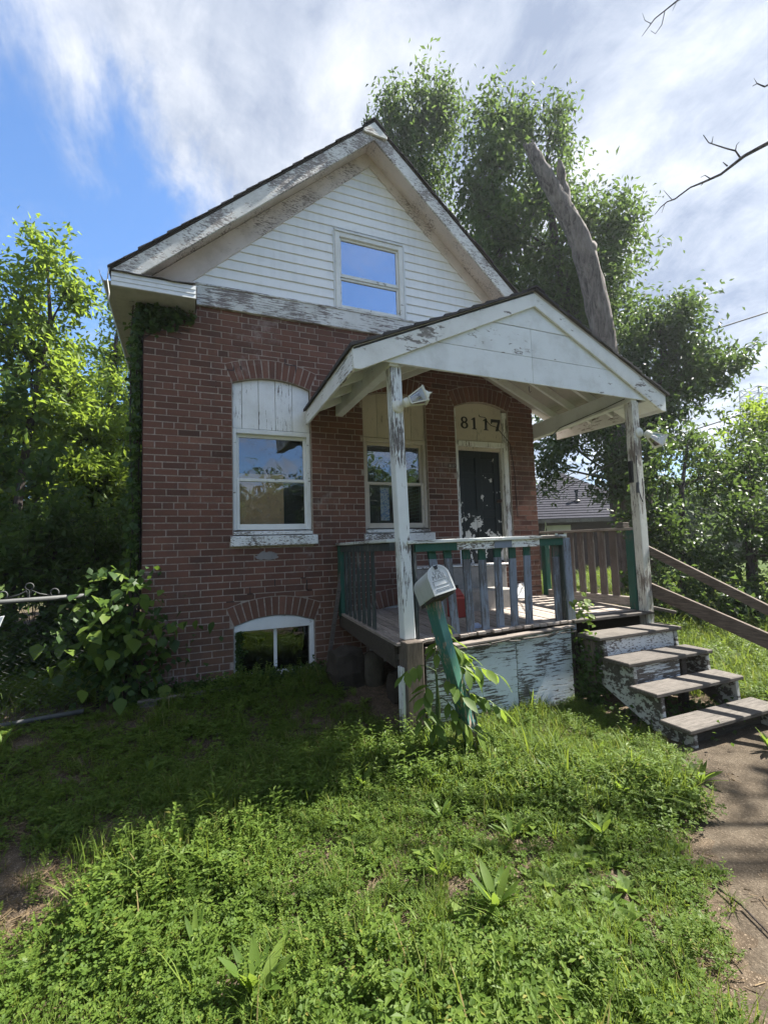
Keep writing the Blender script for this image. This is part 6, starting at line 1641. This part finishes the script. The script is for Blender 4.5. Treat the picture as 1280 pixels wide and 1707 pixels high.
def lawn():
    r = random.Random(9); P = []; A = []; S = []; I = []
    def n2(x, y, s=1.0): return .5 + .25 * math.sin(x * 2.3 * s + 1.2 * math.sin(y * 1.7 * s)) + .25 * math.sin(y * 3.1 * s + 1.9 * math.sin(x * 1.3 * s + 2))
    def put(x, y, k, s):
        P.append((x, y, gz(x, y) - .004)); A.append((r.uniform(-.14, .14), r.uniform(-.14, .14), r.uniform(0, 6.283))); S.append(s); I.append(r.choice(IDX[k]))
    def region(x0, x1, y0, y1, dens, fn):
        for _ in range(int((x1 - x0) * (y1 - y0) * dens)):
            x, y = r.uniform(x0, x1), r.uniform(y0, y1)
            if y > -1.62 and 1.95 < x < 5.0 and y > -1.57: continue
            if y > -.03 and x > -.05 and x < 4.95: continue
            if 3.84 < x < 5.0 and -2.74 < y: continue
            if in_path(x, y, r.gauss(-.02, .08)): continue
            fn(x, y)
    def front(x, y):
        # bare soil patch at the left edge, thinner growth in the shade near the wall
        bare = math.exp(-(((x + .45) / .42) ** 2 + ((y + 2.33) / .30) ** 2)) + .65 * math.exp(-(((x - .16) / .26) ** 2 + ((y + 2.0) / .12) ** 2)) + .45 * math.exp(-(((x - .5) / .3) ** 2 + ((y + 1.35) / .2) ** 2))
        if r.random() < bare * 1.15:
            if r.random() < .5: put(x, y, 'straw', r.uniform(.8, 1.3))
            elif r.random() < .08: put(x, y, 'grass', r.uniform(.3, .6))
            return
        near = 1.0 if y < -1.3 else .62
        if r.random() > near: return
        c, e, hs = n2(x, y, 1.3), n2(x + 3.1, y + 7.7, .9), .55 + .95 * n2(x + 5, y + 3, 1.1) ** 1.5
        rightish = min(max((x - .9) / 1.4, 0), 1); dry = min(max((.6 - x) / 1.2, 0), 1)
        w = {'clover': .66 + 1.3 * max(0, c - .45) - .25 * rightish, 'lowclover': .25 + .35 * dry, 'grass': .32 + 1.0 * max(0, .55 - c) + .35 * rightish, 'vetch': .16 + .8 * max(0, e - .6),
             'herb': .09 + .40 * max(0, e - .60), 'tall': .025 + .04 * rightish + .18 * max(0, .38 - e), 'plantain': .09 + .12 * rightish, 'straw': .15 + .30 * dry}
        k = r.choices(list(w), [max(v_, .01) for v_ in w.values()])[0]
        s = {'clover': (.6, 1.0), 'lowclover': (.65, 1.1), 'grass': (.45, 1.15), 'vetch': (.6, 1.0), 'herb': (.5, 1.05), 'tall': (.5, 1.35), 'plantain': (.7, 1.3), 'straw': (.8, 1.2)}[k]
        put(x, y, k, r.uniform(*s) * (1 if k in ('straw', 'lowclover', 'plantain') else hs if x > -.1 else hs * .8))
    region(-1.0, 3.9, -4.6, -.25, 380, front)
    region(-.9, 2.2, -2.3, -1.5, 60, lambda x, y: put(x, y, 'herb', r.uniform(.8, 1.35)) if x > .55 else None)
    for _ in range(420):
        x, y = r.uniform(1.0, 5.3), r.uniform(-6, -2.4)
        if in_path(x, y, .12): put(x, y, 'pebble' if r.random() < .8 else 'straw', r.uniform(.6, 1.3))
    region(-.9, .2, -2.75, -1.9, 60, lambda x, y: put(x, y, 'pebble', r.uniform(.7, 1.5)))
    region(1.9, 3.9, -2.6, -1.62, 150, lambda x, y: put(x, y, r.choice(('grass', 'grass', 'herb', 'vetch', 'clover')), r.uniform(.35, .75) if y > -2.0 else r.uniform(.5, .95)))
    region(-3.6, -1.0, -4, -.25, 90, front)
    region(-4.5, -.3, -.25, 4.2, 75, lambda x, y: put(x, y, r.choice(('grass', 'herb', 'herb', 'tall', 'clover')), r.uniform(.8, 1.6)))
    region(4.9, 9.5, -3.2, 0.3, 120, lambda x, y: put(x, y, r.choice(('grass', 'grass', 'tall', 'clover', 'herb')), r.uniform(.9, 1.6)))
    region(4.9, 17, .3, 9, 14, lambda x, y: put(x, y, r.choice(('grass', 'tall', 'herb')), r.uniform(1.2, 2.2)))
    region(5.0, 8.5, -6, -3.2, 60, lambda x, y: put(x, y, r.choice(('grass', 'clover')), r.uniform(.8, 1.3)))
    region(-1, 2.6, -6.5, -4.6, 60, front)
    me = bpy.data.meshes.new('grass'); me.from_pydata(P, [], [])
    for nm, ty, dat, key in (('rot', 'FLOAT_VECTOR', [c for a in A for c in a], 'vector'), ('size', 'FLOAT', S, 'value'), ('idx', 'INT', I, 'value')):
        at = me.attributes.new(nm, ty, 'POINT'); at.data.foreach_set(key, dat)
    o = bpy.data.objects.new('grass', me); COL.objects.link(o); o['kind'] = 'stuff'
    tag(o, 'overgrown front lawn of clover, grass and small weeds', 'grass')
    ng = bpy.data.node_groups.new('lawn_nodes', 'GeometryNodeTree')
    ng.interface.new_socket('Geometry', in_out='INPUT', socket_type='NodeSocketGeometry'); ng.interface.new_socket('Geometry', in_out='OUTPUT', socket_type='NodeSocketGeometry')
    N = ng.nodes; K = ng.links
    gi = N.new('NodeGroupInput'); go = N.new('NodeGroupOutput'); ip = N.new('GeometryNodeInstanceOnPoints'); ci = N.new('GeometryNodeCollectionInfo')
    ci.inputs['Collection'].default_value = TUFT; ci.inputs['Separate Children'].default_value = True; ci.inputs['Reset Children'].default_value = True
    def attr(nm, ty):
        n = N.new('GeometryNodeInputNamedAttribute'); n.data_type = ty; n.inputs['Name'].default_value = nm
        return [s for s in n.outputs if s.enabled and s.name == 'Attribute'][0]
    m2p = N.new('GeometryNodeMeshToPoints')
    K.new(gi.outputs[0], m2p.inputs['Mesh']); K.new(m2p.outputs[0], ip.inputs['Points']); K.new(ci.outputs[0], ip.inputs['Instance'])
    ip.inputs['Pick Instance'].default_value = True
    K.new(attr('idx', 'INT'), ip.inputs['Instance Index'])
    er = N.new('FunctionNodeEulerToRotation'); K.new(attr('rot', 'FLOAT_VECTOR'), er.inputs[0]); K.new(er.outputs[0], ip.inputs['Rotation'])
    K.new(attr('size', 'FLOAT'), ip.inputs['Scale']); K.new(ip.outputs[0], go.inputs[0])
    md = o.modifiers.new('lawn', 'NODES'); md.node_group = ng
    print('lawn points', len(P))
lawn()
